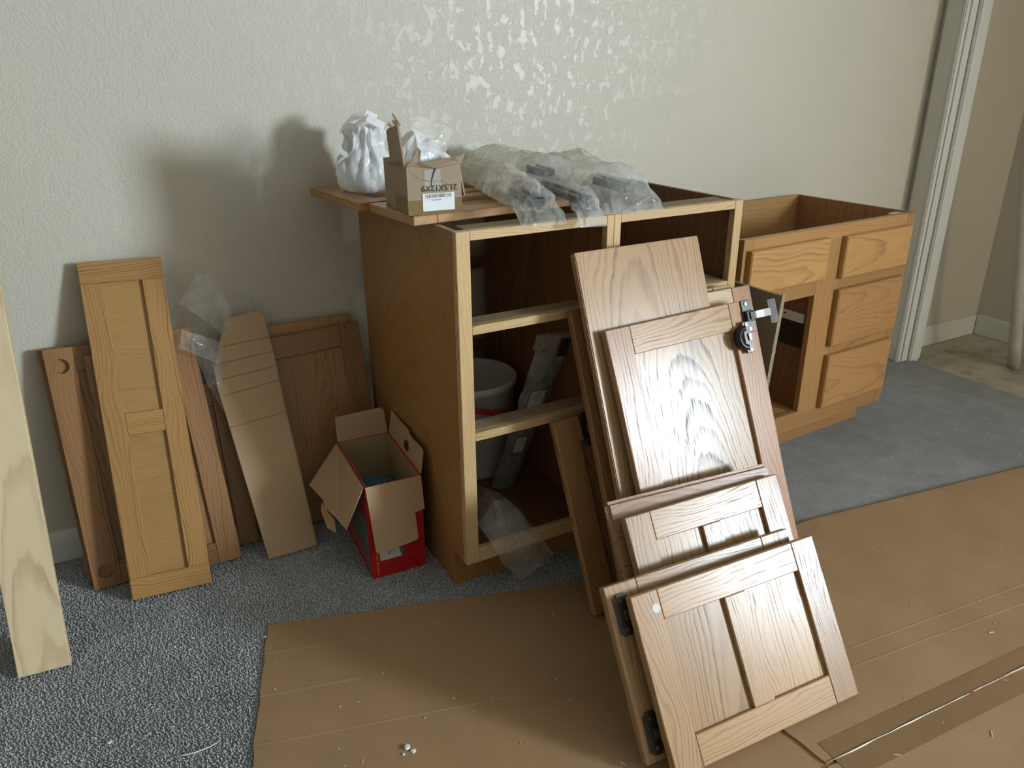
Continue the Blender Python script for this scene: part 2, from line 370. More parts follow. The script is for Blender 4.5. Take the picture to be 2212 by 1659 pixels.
# ================================================================= STRUCTURE
def wy(x): return 0.657-0.016*x
XL, XR, YB, HC = -2.7, 2.96, -5.6, 2.44
XS = 2.305                                                       # where the stub with the white casing begins
bm = bmesh.new(); bm_prism(bm, [Vector((XL, wy(XL), -.02)), Vector((XS+.12, wy(XS+.12), -.02)), Vector((XS+.12, wy(XS)+.12, -.02)), Vector((XL, wy(XL)+.12, -.02))], (0, 0, HC+.02))
struct(part('wall_back', bm, 'wall'))
YA = 0.615
bm = bmesh.new(); bm_box(bm, XS+.12, XR+.1, YA, YA+.13, -.02, HC); struct(part('wall_alcove', bm, 'wall'))
bm = bmesh.new()
for q in ((XR, XR+.1, WY1, YA, -.02, HC), (XR, XR+.1, YB, WY0, -.02, HC), (XR, XR+.1, WY0, WY1, -.02, WZ0), (XR, XR+.1, WY0, WY1, WZ1, HC)): bm_box(bm, *q)
struct(part('wall_right', bm, 'wall'))
bm = bmesh.new(); bm_box(bm, XL-.1, XL, YB, wy(XL)+.1, -.02, HC); struct(part('wall_left', bm, 'wall_far'))
bm = bmesh.new(); bm_box(bm, XL-.1, XR+.1, YB-.1, YB, -.02, HC); struct(part('wall_rear', bm, 'wall_far'))
bm = bmesh.new(); bm_box(bm, XL-.1, XR+.1, YB-.1, .78, HC, HC+.1); struct(part('ceiling', bm, 'ceiling'))
bm = bmesh.new(); bm_box(bm, 2.14, 2.24, YB, -4.5, -.012, HC); struct(part('wall_light_baffle', bm, 'wall_far'))  # unseen partition added to keep the fill lamp's light off the left
boxd = boxpart('fill_light_frame', [(2.34, 2.40, YB, YB+.03, -.011, 2.1), (2.88, 2.94, YB, YB+.03, -.011, 2.1), (2.40, 2.88, YB, YB+.03, 2.02, 2.1), (2.40, 2.88, YB, YB+.03, -.011, .28)], 'trim', bevel=.002); struct(boxd)  # unseen door frame invented to go with the added fill lamp
# window in the right wall: frame and mullion
wf = boxpart('window_1', [(XR-.015, XR+.03, WY0-.06, WY0, WZ0-.06, WZ1+.06), (XR-.015, XR+.03, WY1, WY1+.06, WZ0-.06, WZ1+.06),
      (XR-.015, XR+.03, WY0, WY1, WZ1, WZ1+.06), (XR-.03, XR+.03, WY0-.02, WY1+.02, WZ0-.06, WZ0)], 'trim', bevel=.003); struct(wf)
# floors
bm = bmesh.new()
edge = []
yy = YB
while yy < .70:
    edge.append((2.352+.012*(noise.noise((yy*9, 3.1, 0)))+.006*noise.noise((yy*40, 1, 0)), yy)); yy += .02
pts = [Vector((XL, YB, 0)), ] + [Vector((x, y, 0)) for x, y in edge] + [Vector((XL, .70, 0))]
f = bm.faces.new([bm.verts.new(p) for p in pts]); 
ex = bmesh.ops.extrude_face_region(bm, geom=[f]); bmesh.ops.translate(bm, verts=[v for v in ex['geom'] if isinstance(v, bmesh.types.BMVert)], vec=(0, 0, -.012))
floor = struct(part('floor', bm, 'carpet'))
bm = bmesh.new(); bm_box(bm, 2.2, XR+.1, YB, .72, -.05, -.011); struct(part('floor_bare', bm, 'concrete'))
# baseboards
bm = bmesh.new()
def bb(bm, x0, x1, h=.085):
    prof = [(0, 0), (-.013, 0), (-.013, h*.72), (-.009, h*.88), (-.005, h), (0, h)]
    a = [bm.verts.new((x0, wy(x0)+p[0], p[1]+.001)) for p in prof]; b = [bm.verts.new((x1, wy(x1)+p[0], p[1]+.001)) for p in prof]
    n = len(prof)
    for i in range(n): bm.faces.new((a[i], a[(i+1) % n], b[(i+1) % n], b[i]))
    bm.faces.new(a[::-1]); bm.faces.new(b)
bb(bm, XL, XS-.002); struct(part('baseboard_back', bm, 'trim'))
boxb = boxpart('baseboard_alcove', [(XS+.12, XR-.013, YA-.013, YA, -.011, .083)], 'trim', bevel=.003); struct(boxb)
boxb = boxpart('baseboard_right', [(XR-.013, XR, YB, YA-.013, -.011, .083)], 'trim', bevel=.003); struct(boxb)
# white casing and jamb of the opening
jam = boxpart('trim_1', (XS-.004, XS+.12, .515, .66, -.011, 2.2), 'trim', bevel=.002); struct(jam)
for nm, q in (('casing', (XS-.022, XS-.004, .535, .602, -.011, 2.2)), ('casing_bead', (XS-.028, XS-.004, .520, .537, -.011, 2.2)), ('jamb_stop', (XS+.03, XS+.085, .500, .515, -.011, 2.2))):
    boxpart(nm, q, 'trim', jam, bevel=.004, seg=2)

# carpet pile in the near left, where the tufts can be seen
import numpy as np
def pile():
    rng = np.random.default_rng(3)
    step = .0042
    xs = np.arange(-1.30, .30, step); ys = np.arange(-.45, .645, step)
    X, Y = np.meshgrid(xs, ys); X = X.ravel()+rng.normal(0, step*.35, X.size); Y = Y.ravel()+rng.normal(0, step*.35, Y.size)
    keep = (Y > .141-.31*(X+.436)-.03) | (X < -.436-.3*(.141-Y)+.03)
    keep &= ~((X > .0) & (Y > .08)) & (Y > -.02-.25*X)|(X < -.3)
    fade = np.clip((.30-X)/.25, 0, 1)*np.clip((.66-Y)/.1, 0, 1)
    keep &= rng.random(X.size) < .25+.75*fade
    X = X[keep]; Y = Y[keep]
    n = X.size
    hgt = .002+.0032*rng.random(n); r = .0021+.0009*rng.random(n)
    dx = rng.normal(0, .0018, n)-.0008; dy = rng.normal(0, .0018, n)
    a0 = rng.random(n)*6.28
    V = np.zeros((n, 7, 3))
    for k in range(3):
        a = a0+k*2.094
        V[:, k] = np.stack([X+r*np.cos(a), Y+r*np.sin(a), np.full(n, -.001)], 1)
        V[:, 3+k] = np.stack([X+dx*.7+r*.85*np.cos(a+.5), Y+dy*.7+r*.85*np.sin(a+.5), hgt*.7], 1)
    V[:, 6] = np.stack([X+dx, Y+dy, hgt], 1)
    F = np.array([(0, 1, 4), (0, 4, 3), (1, 2, 5), (1, 5, 4), (2, 0, 3), (2, 3, 5), (3, 4, 6), (4, 5, 6), (5, 3, 6)])
    faces = (F[None]+np.arange(n)[:, None, None]*7).reshape(-1, 3)
    me = bpy.data.meshes.new('carpet_pile')
    me.vertices.add(n*7); me.vertices.foreach_set('co', V.reshape(-1))
    m = len(faces)
    me.loops.add(m*3); me.loops.foreach_set('vertex_index', faces.reshape(-1).astype(np.int32))
    me.polygons.add(m); me.polygons.foreach_set('loop_start', np.arange(m, dtype=np.int32)*3); me.polygons.foreach_set('loop_total', np.full(m, 3, dtype=np.int32))
    me.update(); me.validate()
    me.materials.append(MAT['pile'])
    o = bpy.data.objects.new('carpet_pile', me); COL.objects.link(o); o.parent = floor; o['kind'] = 'stuff'
pile()

# ================================================================= FLOOR CARDBOARD
def sheet(name, label, pts, z0, t, mat, jag=None):
    bm = bmesh.new(); out = []
    n = len(pts)
    for i in range(n):
        a = Vector(pts[i]); b = Vector(pts[(i+1) % n]); k = max(1, int((b-a).length/.02))
        for j in range(k):
            p = a.lerp(b, j/k)
            d = Vector((noise.noise((p.x*25, p.y*25, 1)), noise.noise((p.x*25, p.y*25, 9))))*(.004 if jag is None or i in jag else .0006)
            out.append(Vector((p.x+d.x, p.y+d.y, z0)))
    bm_prism(bm, out, (0, 0, t))
    o = part(name, bm, mat); tag(o, label, 'cardboard', 'flattened cardboard sheets on the carpet')
    return o
sA = sheet('cardboard_sheet', 'large flattened brown cardboard sheet whose corner lies on the carpet near the red box', [(-.436, .141), (-.66, -.60), (-.86, -1.3), (1.2, -1.9), (1.0, -.30)], .0030, .0035, 'card_floor', jag=(0, 1))
sB = sheet('cardboard_sheet', 'brown cardboard sheet right of the leaning doors with a cut left end', [(.31, -.14), (.356, -.737), (2.6, -.885), (2.6, -.40), (.97, -.165)], .0068, .004, 'card_floor', jag=(0,))
sC = sheet('cardboard_sheet', 'brown cardboard sheet in the lower right corner below the taped seam', [(.352, -.745), (.42, -1.8), (2.6, -1.8), (2.6, -.893)], .0068, .004, 'card_floor', jag=(0,))
def quadstrip(bm, a, b, wd, z, t=.0004):
    a = Vector((a[0], a[1], z)); b = Vector((b[0], b[1], z)); s = (b-a).cross(Vector((0, 0, 1))).normalized()*wd/2
    bm_prism(bm, [a-s, b-s, b+s, a+s], (0, 0, t))
bm = bmesh.new(); quadstrip(bm, (.375, -.7425), (2.6, -.889), .085, .0111); 
tp = part('packing_tape', bm, 'floortape'); tag(tp, 'wide brown tape strip running along the seam of the floor cardboard', 'tape')
bm = bmesh.new()
pp = [(.353+i*.032, -.738-.0655*i*.032+.0015*noise.noise((i*.9, 0, 0)), .0122+.0006*noise.noise((i*.7, 4, 0))) for i in range(50)]
bm_tube(bm, pp, [.0007+.0026*abs(noise.noise((i*.8, 2, 0))) for i in range(50)], 6)
part('tape_ridge', bm, 'tapegleam', tp, smooth=True, label='pale ridge painted as the gleam of tape along the seam')  # pale colour stands in for highlights along the taped seam
bm = bmesh.new(); quadstrip(bm, (.738, -.7655), (.748, -.7661), .0035, .0128, .0006); part('ink_mark', bm, 'magenta', tp, label='small magenta mark')
# crease lines pressed into the sheets
def crease(par, a, b, z):
    bm = bmesh.new(); k = 14
    for i in range(k):
        p = Vector(a).lerp(Vector(b), i/k); q = Vector(a).lerp(Vector(b), (i+1)/k)
        bm_prism(bm, [Vector((p.x, p.y-.0012, z)), Vector((q.x, q.y-.0012, z)), Vector((q.x, q.y+.0012, z+.0007)), Vector((p.x, p.y+.0012, z+.0007))], (0, 0, .0002))
    part('crease', bm, 'card_floor', par)
crease(sB, (.55, -.55), (1.6, -.66), .0107); crease(sB, (.60, -.60), (1.7, -.72), .0107)
crease(sA, (-.462, .05), (-.25, -.01), .0064); crease(sA, (-.50, -.07), (-.30, -.12), .0064); crease(sA, (-.53, -.19), (-.05, -.32), .0064)

# ================================================================= DOORS
def stile_with_bores(bm, x0, x1, t, h, zs, rad=.0175, depth=.012):
    z = 0.0; s = rad+.006; cx = (x0+x1)/2; zs = sorted(zs); segs = []
    for c in zs:
        bm_box(bm, x0, x1, 0, t, z, c-s); z = c+s
    bm_box(bm, x0, x1, 0, t, z, h)
    for c in zs:
        n = 24
        def ring(r, y, circ):
            o = []
            for k in range(n):
                a = 2*math.pi*k/n+math.pi/4
                if circ: o.append(bm.verts.new((cx+r*math.cos(a), y, c+r*math.sin(a))))
                else:
                    ca, sa = math.cos(a), math.sin(a); m_ = max(abs(ca), abs(sa))
                    o.append(bm.verts.new((cx+ca/m_*(x1-x0)/2, y, c+sa/m_*s)))
            return o
        o0 = ring(0, 0, False); i0 = ring(rad, 0, True); i1 = ring(rad, depth, True); o1 = ring(0, t, False)
        for k in range(n):
            j = (k+1) % n
            bm.faces.new((o0[k], o0[j], i0[j], i0[k])); bm.faces.new((i0[k], i0[j], i1[j], i1[k])); bm.faces.new((o0[j], o0[k], o1[k], o1[j]))
        bm.faces.new(i1); bm.faces.new(o1[::-1])
def hinge(parent, x, z, side=1, arm=False, deep=.0):
    """dark face-frame hinge on the visible face of a door: plate, cup, screws"""
    bm = bmesh.new(); y = -.0035
    bm_box(bm, x-.018, x+.012, y, -.0002, z-.033, z+.033)
    for zz in (z-.030, z+.030): bm_box(bm, x-.012, x+.006, y-.0015, -.0002, zz-.008, zz+.008)
    bm_prism(bm, [Vector((x+side*.008, -.006, z-.024)), Vector((x+side*.036, -.006, z-.030)), Vector((x+side*.036, -.006, z+.026)), Vector((x+side*.008, -.006, z+.020))], (0, .0058, 0))
    bm_box(bm, x-.006, x+.020, -.012, -.003, z-.009, z+.009)
    hp = part('hinge', bm, 'iron', parent, bevel=.0008, label='dark metal hinge')
    for zz in (z-.026, z+.026):
        bm = bmesh.new(); bm_tube(bm, [(x-.004, -.0062, zz), (x-.004, -.004, zz)], .0036, 12); part('screw', bm, 'steel', hp)
    bm = bmesh.new(); bm_box(bm, x+.002, x+.006, -.0135, -.0118, z-.008, z+.006); part('pin', bm, 'steel', hp)
    return hp
def shaker(label, w, h, m, t=.019, st=.057, rl=.057, mid=None, mat='oak_pale', pmat=None, rails_full=False, bores=None, name='cabinet_door', group=None, rec=.0095, rail_mat=None, pgrain='z', midw=None):
    root = thing(name, label, 'cabinet door', m, group)
    pm = pmat or mat; rm = rail_mat or mat; bv = .0016
    zs0, zs1 = (rl, h-rl) if rails_full else (0, h)
    for i, (a, b) in enumerate(((0, st), (w-st, w))):
        bm = bmesh.new()
        if bores and i == 0:
            stile_with_bores(bm, a, b, t, h, bores); part('stile', bm, mat, root, 'z')
        else:
            bm_box(bm, a, b, 0, t, zs0, zs1); part('stile', bm, mat, root, 'z', bv)
    xr0, xr1 = (0, w) if rails_full else (st, w-st)
    for a, b in ((0, rl), (h-rl, h)): boxpart('rail', (xr0, xr1, .0003, t, a, b), rm, root, 'x', bv)
    mw = midw or st*.8
    pan = []
    if mid == 'v':
        cx = w/2; boxpart('centre_stile', (cx-mw/2, cx+mw/2, .0003, t, rl, h-rl), mat, root, 'z', bv)
        pan = [(st, cx-mw/2, rl, h-rl), (cx+mw/2, w-st, rl, h-rl)]
    elif mid == 'h':
        cz = h*.52; boxpart('centre_rail', (st, w-st, .0003, t, cz-mw/2, cz+mw/2), rm, root, 'x', bv)
        pan = [(st, w-st, rl, cz-mw/2), (st, w-st, cz+mw/2, h-rl)]
    else: pan = [(st, w-st, rl, h-rl)]
    for a, b, c, d in pan: boxpart('panel', (a, b, rec, rec+.006, c, d), pm, root, pgrain, 0, seed=(None if pm == 'oak_streak' else 'auto'))
    return root
def slab(label, w, h, m, t=.019, mat='oak_pale', grain='z', name='drawer_front', bullnose=.004, cat='drawer front'):
    root = thing(name, label, cat, m)
    bm = bmesh.new(); bm_box(bm, 0, w, 0, t, 0, h); part('slab', bm, mat, root, grain, bullnose, 3)
    return root

# --- stack leaning on the front of the pair of cabinets
G = 'oak doors leaning in a stack against the open cabinets'
Z1 = .0190
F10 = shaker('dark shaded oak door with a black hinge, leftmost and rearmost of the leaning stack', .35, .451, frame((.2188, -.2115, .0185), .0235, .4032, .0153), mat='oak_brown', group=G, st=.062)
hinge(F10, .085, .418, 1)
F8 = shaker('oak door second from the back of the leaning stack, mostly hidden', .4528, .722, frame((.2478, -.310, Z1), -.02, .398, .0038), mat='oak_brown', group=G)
F9 = shaker('tall oak door in the leaning stack whose right edge stands clear of the others', .4703, .719, frame((.2726, -.337, Z1), -.0144, .400, .009), mat='oak_pink', rail_mat='oak_frame', group=G)
F6 = slab('plain flat oak slab rising highest of the leaning stack', .3307, .858, frame((.2522, -.361, Z1), -.016, .3832, .0086), mat='oak_pale', bullnose=.002)
F5 = shaker('tall oak door with grey-streaked centre panel and two hinges on its right edge', .4012, .706, frame((.2882, -.409, Z1), -.008, .412, .0234), mat='oak_pink', rail_mat='oak_pale', pmat='oak_streak', group=G, st=.062, rl=.062)
F4 = slab('oak drawer front with rounded top edge standing behind the half-hidden two-panel door', .4118, .408, frame((.1522, -.506, .0255), -.075, .562, -.012), mat='oak_pink', grain='x', bullnose=.008)
F3 = shaker('two-panel oak door standing third in the low front stack, glossy panels half hidden', .3892, .396, frame((.1726, -.546, .0215), -.0457, .545, -.002), mid='v', mat='oak_pale', group=G, st=.058, rl=.058)
F2 = shaker('oak door second from the front, two dark hinges on its left edge', .4433, .318, frame((.0643, -.593, .0225), -.053, .5556, -.004), mat='oak_pale', group=G, st=.07)
hinge(F2, .030, .262, 1); hinge(F2, .030, .050, 1)
F1 = shaker('frontmost oak door with two tall recessed panels side by side', .443, .318, frame((.0923, -.642, .0235), -.0443, .5689, -.004), mid='v', mat='oak_pale', group=G, st=.058, rl=.056, midw=.05)
bm = bmesh.new(); bm_tube(bm, [(.047, -.0004, .286), (.047, .0005, .286)], .0085, 16); part('pale_spot', bm, 'labelmilk', F1, label='pale round spot of dried finish')
# hinges on the streaked door
def arm_hinge(parent, x, z):
    bm = bmesh.new()
    bm_box(bm, x-.013, x+.016, -.004, -.0003, z-.037, z+.037)
    hp = part('hinge', bm, 'iron', parent, bevel=.001, label='dark hinge with a raised arm')
    for zz in (z-.029, z+.029):
        bm = bmesh.new(); bm_tube(bm, [(x-.001, -.0062, zz), (x-.001, -.003, zz)], .004, 12); part('screw', bm, 'steel', hp)
    bm = bmesh.new(); bm_box(bm, x-.010, x+.012, -.013, -.003, z-.012, z+.012); part('hinge_socket', bm, 'black', hp, bevel=.001)
    bm = bmesh.new()
    prof = [(x+.000, -.013), (x+.010, -.018), (x+.028, -.024), (x+.042, -.030), (x+.042, -.034), (x+.027, -.028), (x+.008, -.022), (x-.002, -.016)]
    bm_prism(bm, [Vector((a, b, z-.0085)) for a, b in prof], (0, 0, .017)); part('arm', bm, 'steel', hp, bevel=.0005)
    bm = bmesh.new(); bm_prism(bm, [Vector((x+.040, -.030, z-.028)), Vector((x+.060, -.036, z-.028)), Vector((x+.0612, -.032, z-.028)), Vector((x+.0412, -.026, z-.028))], (0, 0, .056))
    part('mounting_plate', bm, 'iron', hp, bevel=.0008)
def cup_hinge(parent, x, z):
    bm = bmesh.new(); bm_box(bm, x+.004, x+.026, -.012, -.007, z-.036, z+.036); hp = part('hinge', bm, 'iron', parent, bevel=.001, label='dark hinge with its cup showing')
    for zz in (z-.029, z+.029):
        bm = bmesh.new(); bm_tube(bm, [(x+.015, -.0142, zz), (x+.015, -.010, zz)], .004, 12); part('screw', bm, 'steel', hp)
    bm = bmesh.new(); n = 18
    o = [Vector((x+.006-.026*math.sin(math.pi*k/n)-.0, 0, z+.028*math.cos(math.pi*k/n))) for k in range(n+1)]
    i = [Vector((x+.006-.014*math.sin(math.pi*k/n), 0, z+.016*math.cos(math.pi*k/n))) for k in range(n+1)]
    a = [bm.verts.new(p+Vector((0, -.020, 0))) for p in o]; b = [bm.verts.new(p+Vector((0, -.0008, 0))) for p in o]
    c = [bm.verts.new(p+Vector((0, -.020, 0))) for p in i]; d = [bm.verts.new(p+Vector((0, -.0008, 0))) for p in i]
    for k in range(n):
        bm.faces.new((a[k], a[k+1], b[k+1], b[k])); bm.faces.new((c[k], d[k], d[k+1], c[k+1])); bm.faces.new((a[k], c[k], c[k+1], a[k+1])); bm.faces.new((b[k], b[k+1], d[k+1], d[k]))
    part('cup', bm, 'black', hp, smooth=True)
    bm = bmesh.new(); bm_box(bm, x+.014, x+.022, -.016, -.011, z-.008, z+.008); part('pin', bm, 'steel', hp, bevel=.0005)
arm_hinge(F5, .386, .668); cup_hinge(F5, .352, .622)

# --- left group leaning on the wall
GL = 'oak doors leaning on the wall at the left'
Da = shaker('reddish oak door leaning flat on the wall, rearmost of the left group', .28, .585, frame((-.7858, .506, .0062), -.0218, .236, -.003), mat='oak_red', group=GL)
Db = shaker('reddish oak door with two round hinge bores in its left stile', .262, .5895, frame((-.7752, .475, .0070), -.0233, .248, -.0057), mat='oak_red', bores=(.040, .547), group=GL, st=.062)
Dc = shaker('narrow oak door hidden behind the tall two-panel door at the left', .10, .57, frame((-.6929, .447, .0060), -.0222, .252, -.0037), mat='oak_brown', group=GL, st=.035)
Dn = shaker('tall narrow oak door with two recessed panels one above the other', .1775, .799, frame((-.6984, .3825, .0102), -.0867, .3257, -.0191), mid='h', mat='oak_honey', pmat='oak_honeyp', pgrain='x', rails_full=True, group=GL, st=.048, rl=.05, midw=.052)
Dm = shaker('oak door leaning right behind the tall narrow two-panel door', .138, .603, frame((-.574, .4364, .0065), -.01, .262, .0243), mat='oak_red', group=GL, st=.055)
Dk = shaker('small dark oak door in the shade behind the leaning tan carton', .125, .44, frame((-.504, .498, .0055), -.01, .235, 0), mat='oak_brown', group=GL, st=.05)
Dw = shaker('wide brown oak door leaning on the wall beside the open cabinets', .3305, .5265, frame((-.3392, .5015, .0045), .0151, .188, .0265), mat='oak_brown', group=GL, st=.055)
Dw2 = shaker('oak door leaning on the wall behind the wide brown door, only its top edge showing', .33, .553, frame((-.374, .532, .0062), .008, .18, -.007), mat='oak_honey', group=GL, st=.055)
# pine board
pb = thing('pine_board', 'raw yellow pine board leaning at the left edge of the photo', 'board', frame((-.9274, .2270, .0085), -.0817, .3309, -.0113))
bm = bmesh.new(); bm_box(bm, 0, .0974, 0, .019, 0, 1.25); part('plank', bm, 'pine', pb, 'z', .0012)
# hardboard panel standing between the cabinets
hb = thing('hardboard_panel', 'grey-brown fibreboard panel with a rough edge standing on end between the cabinets', 'panel', cols((0, 1, 0), (.9973, 0, -.0727), (.0727, 0, .9973), (.825, -.05, .002)))
bm = bmesh.new(); bm_box(bm, .0012, .44, 0, .012, 0, .632); part('panel', bm, 'hardboard', hb)
bm = bmesh.new()
for i in range(64):
    z = i*.01; d = .0018*noise.noise((i*.8, 5, 0))
    bm_box(bm, -.0014+d*.6, .0012, .0005+d*.3, .0125, z, z+.0101)
for i in range(44):
    x = i*.01; d = .002*noise.noise((i*.8, 15, 0)); bm_box(bm, x, x+.0101, .0005, .0125, .632, .6338+d*.6)
part('rough_edge', bm, 'chipboard', hb, label='pale crumbly sawn edge')

# ================================================================= BASE CABINETS (pair)
H, D, T = .876, .598, .1
W1 = .3795
def base_cabinet(label, x0, w, rails, back):
    r = thing('base_cabinet', label, 'cabinet', cols((1, 0, 0), (0, 1, 0), (0, 0, 1), (x0, 0, 0)), 'empty base cabinets joined side by side')
    for i, (a, b) in enumerate(((0.0, .013), (w-.0135, w-.0005))):
        bm = bmesh.new()
        bm_prism(bm, [Vector((a, .0195, T)), Vector((a, .079, T)), Vector((a, .079, 0)), Vector((a, D, 0)), Vector((a, D, H-.001)), Vector((a, .0195, H-.001))], (b-a, 0, 0))
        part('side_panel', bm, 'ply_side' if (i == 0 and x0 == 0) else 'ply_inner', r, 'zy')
    for a, b in ((0, .031), (w-.0185, w-.0005)) if x0 == 0 else ((0, .0185), (w-.0255, w-.0005)):
        boxpart('stile', (a, b, 0, .019, T, H), 'oak_frame', r, 'z', .0012)
    sl, sr = (.031, w-.0185) if x0 == 0 else (.0185, w-.0255)
    for z, dp in rails:
        rb = boxpart('rail', (sl, sr, .0004, .019, z, z+.0195), 'oak_frame', r, 'x', .001)
        if dp: boxpart('shelf_strip', (sl, sr, .0192, dp, z+.001, z+.0193), 'chipboard', rb, bevel=.0005)
    boxpart('rail', (sl, sr, .0004, .019, T, T+.034), 'oak_frame', r, 'x', .0012)
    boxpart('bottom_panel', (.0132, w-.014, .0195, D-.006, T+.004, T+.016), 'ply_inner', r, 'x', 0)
    boxpart('toe_kick', (.0005 if x0 else -.0005, w-.001, .070, .079, 0, T-.001), 'ply_side', r, 'x', 0)
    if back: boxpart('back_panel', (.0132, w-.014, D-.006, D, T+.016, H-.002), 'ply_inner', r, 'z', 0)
    else:
        for z in (.392, .640, .842): boxpart('back_stretcher', (.0132, w-.014, D-.02, D-.001, z, z+.032), 'ply_inner', r, 'x', .001)
    return r
base_cabinet('left of the pair of empty oak base cabinets, backless with open drawer bays', 0.0, W1, ((H-.0195, .066), (.660, .060), (.415, .064)), False)
base_cabinet('right of the pair of empty oak base cabinets, its top open', W1, .757-W1, ((H-.0195, .075), (.662, .30)), True)

# ================================================================= VANITY CABINET
BX = frame((.7558, .1177, 0), .0492)
v = thing('vanity_cabinet', 'oak vanity cabinet with four drawer fronts and an open door bay, top missing', 'cabinet', BX)
hB, TB, vx0, vx1, vd = .74, .0955, .147, .915, .45
mid0, mid1 = .474, .566
def vb(n, q, m, g, bev=.0012, par=None, **k): return boxpart(n, q, m, par or v, g, bev, **k)
vb('stile', (vx0, vx0+.036, 0, .019, TB, hB), 'oak_vand', 'z'); vb('stile', (vx1-.036, vx1, 0, .019, TB, hB), 'oak_van', 'z')
vb('stile', (mid0, mid1+.012, 0, .019, TB+.05, hB-.045), 'oak_van', 'z')
vb('rail', (vx0+.036, vx1-.036, .0003, .019, hB-.045, hB), 'oak_van', 'x'); vb('rail', (vx0+.036, vx1-.036, .0003, .019, TB, TB+.062), 'oak_van', 'x')
vb('rail', (vx0+.036, mid0, .0003, .019, .538, .592), 'oak_van', 'x')
for z in (.541, .328): vb('rail', (mid1+.012, vx1-.036, .0003, .019, z, z+.04), 'oak_van', 'x')
for a, b, mt in ((vx0, vx0+.012, 'oak_brown'), (vx1-.012, vx1, 'oak_brown')):
    bm = bmesh.new(); bm_prism(bm, [Vector((a, .0195, TB)), Vector((a, .0887, TB)), Vector((a, .0887, 0)), Vector((a, vd, 0)), Vector((a, vd, hB)), Vector((a, .0195, hB))], (b-a, 0, 0)); part('side_panel', bm, mt, v, 'zy')
vb('back_panel', (vx0+.0122, vx1-.0122, vd-.012, vd-.001, .03, hB), 'ply_van', 'x', 0)
vb('bottom_panel', (vx0+.0122, vx1-.0122, .0195, vd-.0125, TB+.045, TB+.058), 'ply_van', 'x', 0)
vb('toe_kick', (vx0+.0005, vx1-.0005, .079, .0887, 0, TB-.001), 'oak_van', 'x', .0006)
pt = vb('partition', (mid0+.012, mid0+.026, .0195, vd-.0125, TB+.058, .60), 'ply_inner', 'zy', 0)
vb('corner_block', (vx1-.06, vx1-.0125, .021, .055, hB-.022, hB-.004), 'trim', None, .002)
boxpart('drawer_slide', (mid0+.004, mid0+.0118, .03, .36, .440, .468), 'trim', pt, None, .001, label='white drawer slide')
for yy in (.10, .115):
    bm = bmesh.new(); bm_tube(bm, [(mid0+.0036, yy, .458), (mid0+.0044, yy, .458)], .0035, 10); part('slide_hole', bm, 'black', pt)
boxpart('black_sheet', (mid0+.0105, mid0+.0119, .03, .36, .358, .439), 'black', pt, None, 0, label='black gap below the slide')  # thin solid black sheet fixed below the slide
def vdrawer(n, x0, x1, z0, z1, mt):
    bm = bmesh.new(); n_ = 6
    t = .019
    bm_box(bm, x0, x1, -t, -.0004, z0, z1)
    es = [e for e in bm.edges if all(vv.co.y < -t+.001 for vv in e.verts)]
    bmesh.ops.bevel(bm, geom=es, offset=.009, segments=3, affect='EDGES', profile=.6)
    return part(n, bm, mt, v, 'x')
vdrawer('drawer_front', .163, .49, .586, .71, 'oak_vand')
vdrawer('drawer_front', .566, .889, .577, .705, 'oak_vand'); vdrawer('drawer_front', .566, .889, .361, .543, 'oak_van'); vdrawer('drawer_front', .566, .889, .151, .331, 'oak_van')
# thin offcut inside the vanity
bm = bmesh.new(); bm_tube(bm, [(1.0, .10, .1545), (1.05, .125, .23), (1.085, .135, .258)], .0009, 5)
tag(part('thin_stick', bm, 'crumb'), 'thin pale splinter standing in the open bay of the vanity', 'splinter')

# ================================================================= DOORS LYING ON TOP
TOPZ = H+.0005
def flat(loc, ph): 
    # lies flat: local x along edge, local z -> towards the wall, front face up
    e = Vector((math.cos(ph), math.sin(ph), 0)); n = Vector((-math.sin(ph), math.cos(ph), 0))
    return cols(e, (0, 0, -1), n, loc)
GT = 'oak doors lying flat on top of the open cabinets'
shaker('oak door lying flat on the cabinets under the small worn carton', .40, .208, flat((-.0455, .099, TOPZ+.019), .10), mat='oak_honey', group=GT, st=.055, rl=.05)
shaker('oak door lying flat on the cabinets under the white plastic bag, jutting towards the wall', .40, .30, flat((-.0835, .320, TOPZ+.019), .10), mat='oak_honey', group=GT, st=.055, rl=.05)
DT = TOPZ+.019+.0005

# ================================================================= SMALL WORN CARTON ON TOP
def wallq(bm, pts, t):
    a, b, c = [Vector(p) for p in pts[:3]]; n = (b-a).cross(c-a).normalized()*t
    bm_prism(bm, [Vector(p) for p in pts], n)
bx = thing('small_carton', 'small worn open carton with upside-down size print and a white barcode label', 'carton', frame((-.0515, .108, DT), -.09))
bw, bd, bh, ct = .114, .172, .098, .004
def cpart(n, pts, mt='card_grey', t=ct, par=None, **k):
    bm = bmesh.new(); wallq(bm, pts, t); return part(n, bm, mt, par or bx, **k)
front = cpart('front_wall', [(0, 0, 0), (0, 0, bh*.97), (.03, 0, bh*1.0), (.052, 0, bh*.92), (.062, 0, bh*.985), (bw, 0, bh), (bw, 0, 0)], t=ct)
cpart('back_wall', [(0, bd, 0), (bw, bd, 0), (bw, bd, bh), (0, bd, bh)], t=ct)
cpart('side_wall', [(0, ct, 0), (0, bd-ct, 0), (0, bd-ct, bh), (0, ct, bh)], t=ct); cpart('side_wall', [(bw, ct, 0), (bw, ct, bh), (bw, bd-ct, bh), (bw, bd-ct, 0)], t=ct)
cpart('base', [(ct, ct, 0), (bw-ct, ct, 0), (bw-ct, bd-ct, 0), (ct, bd-ct, 0)])
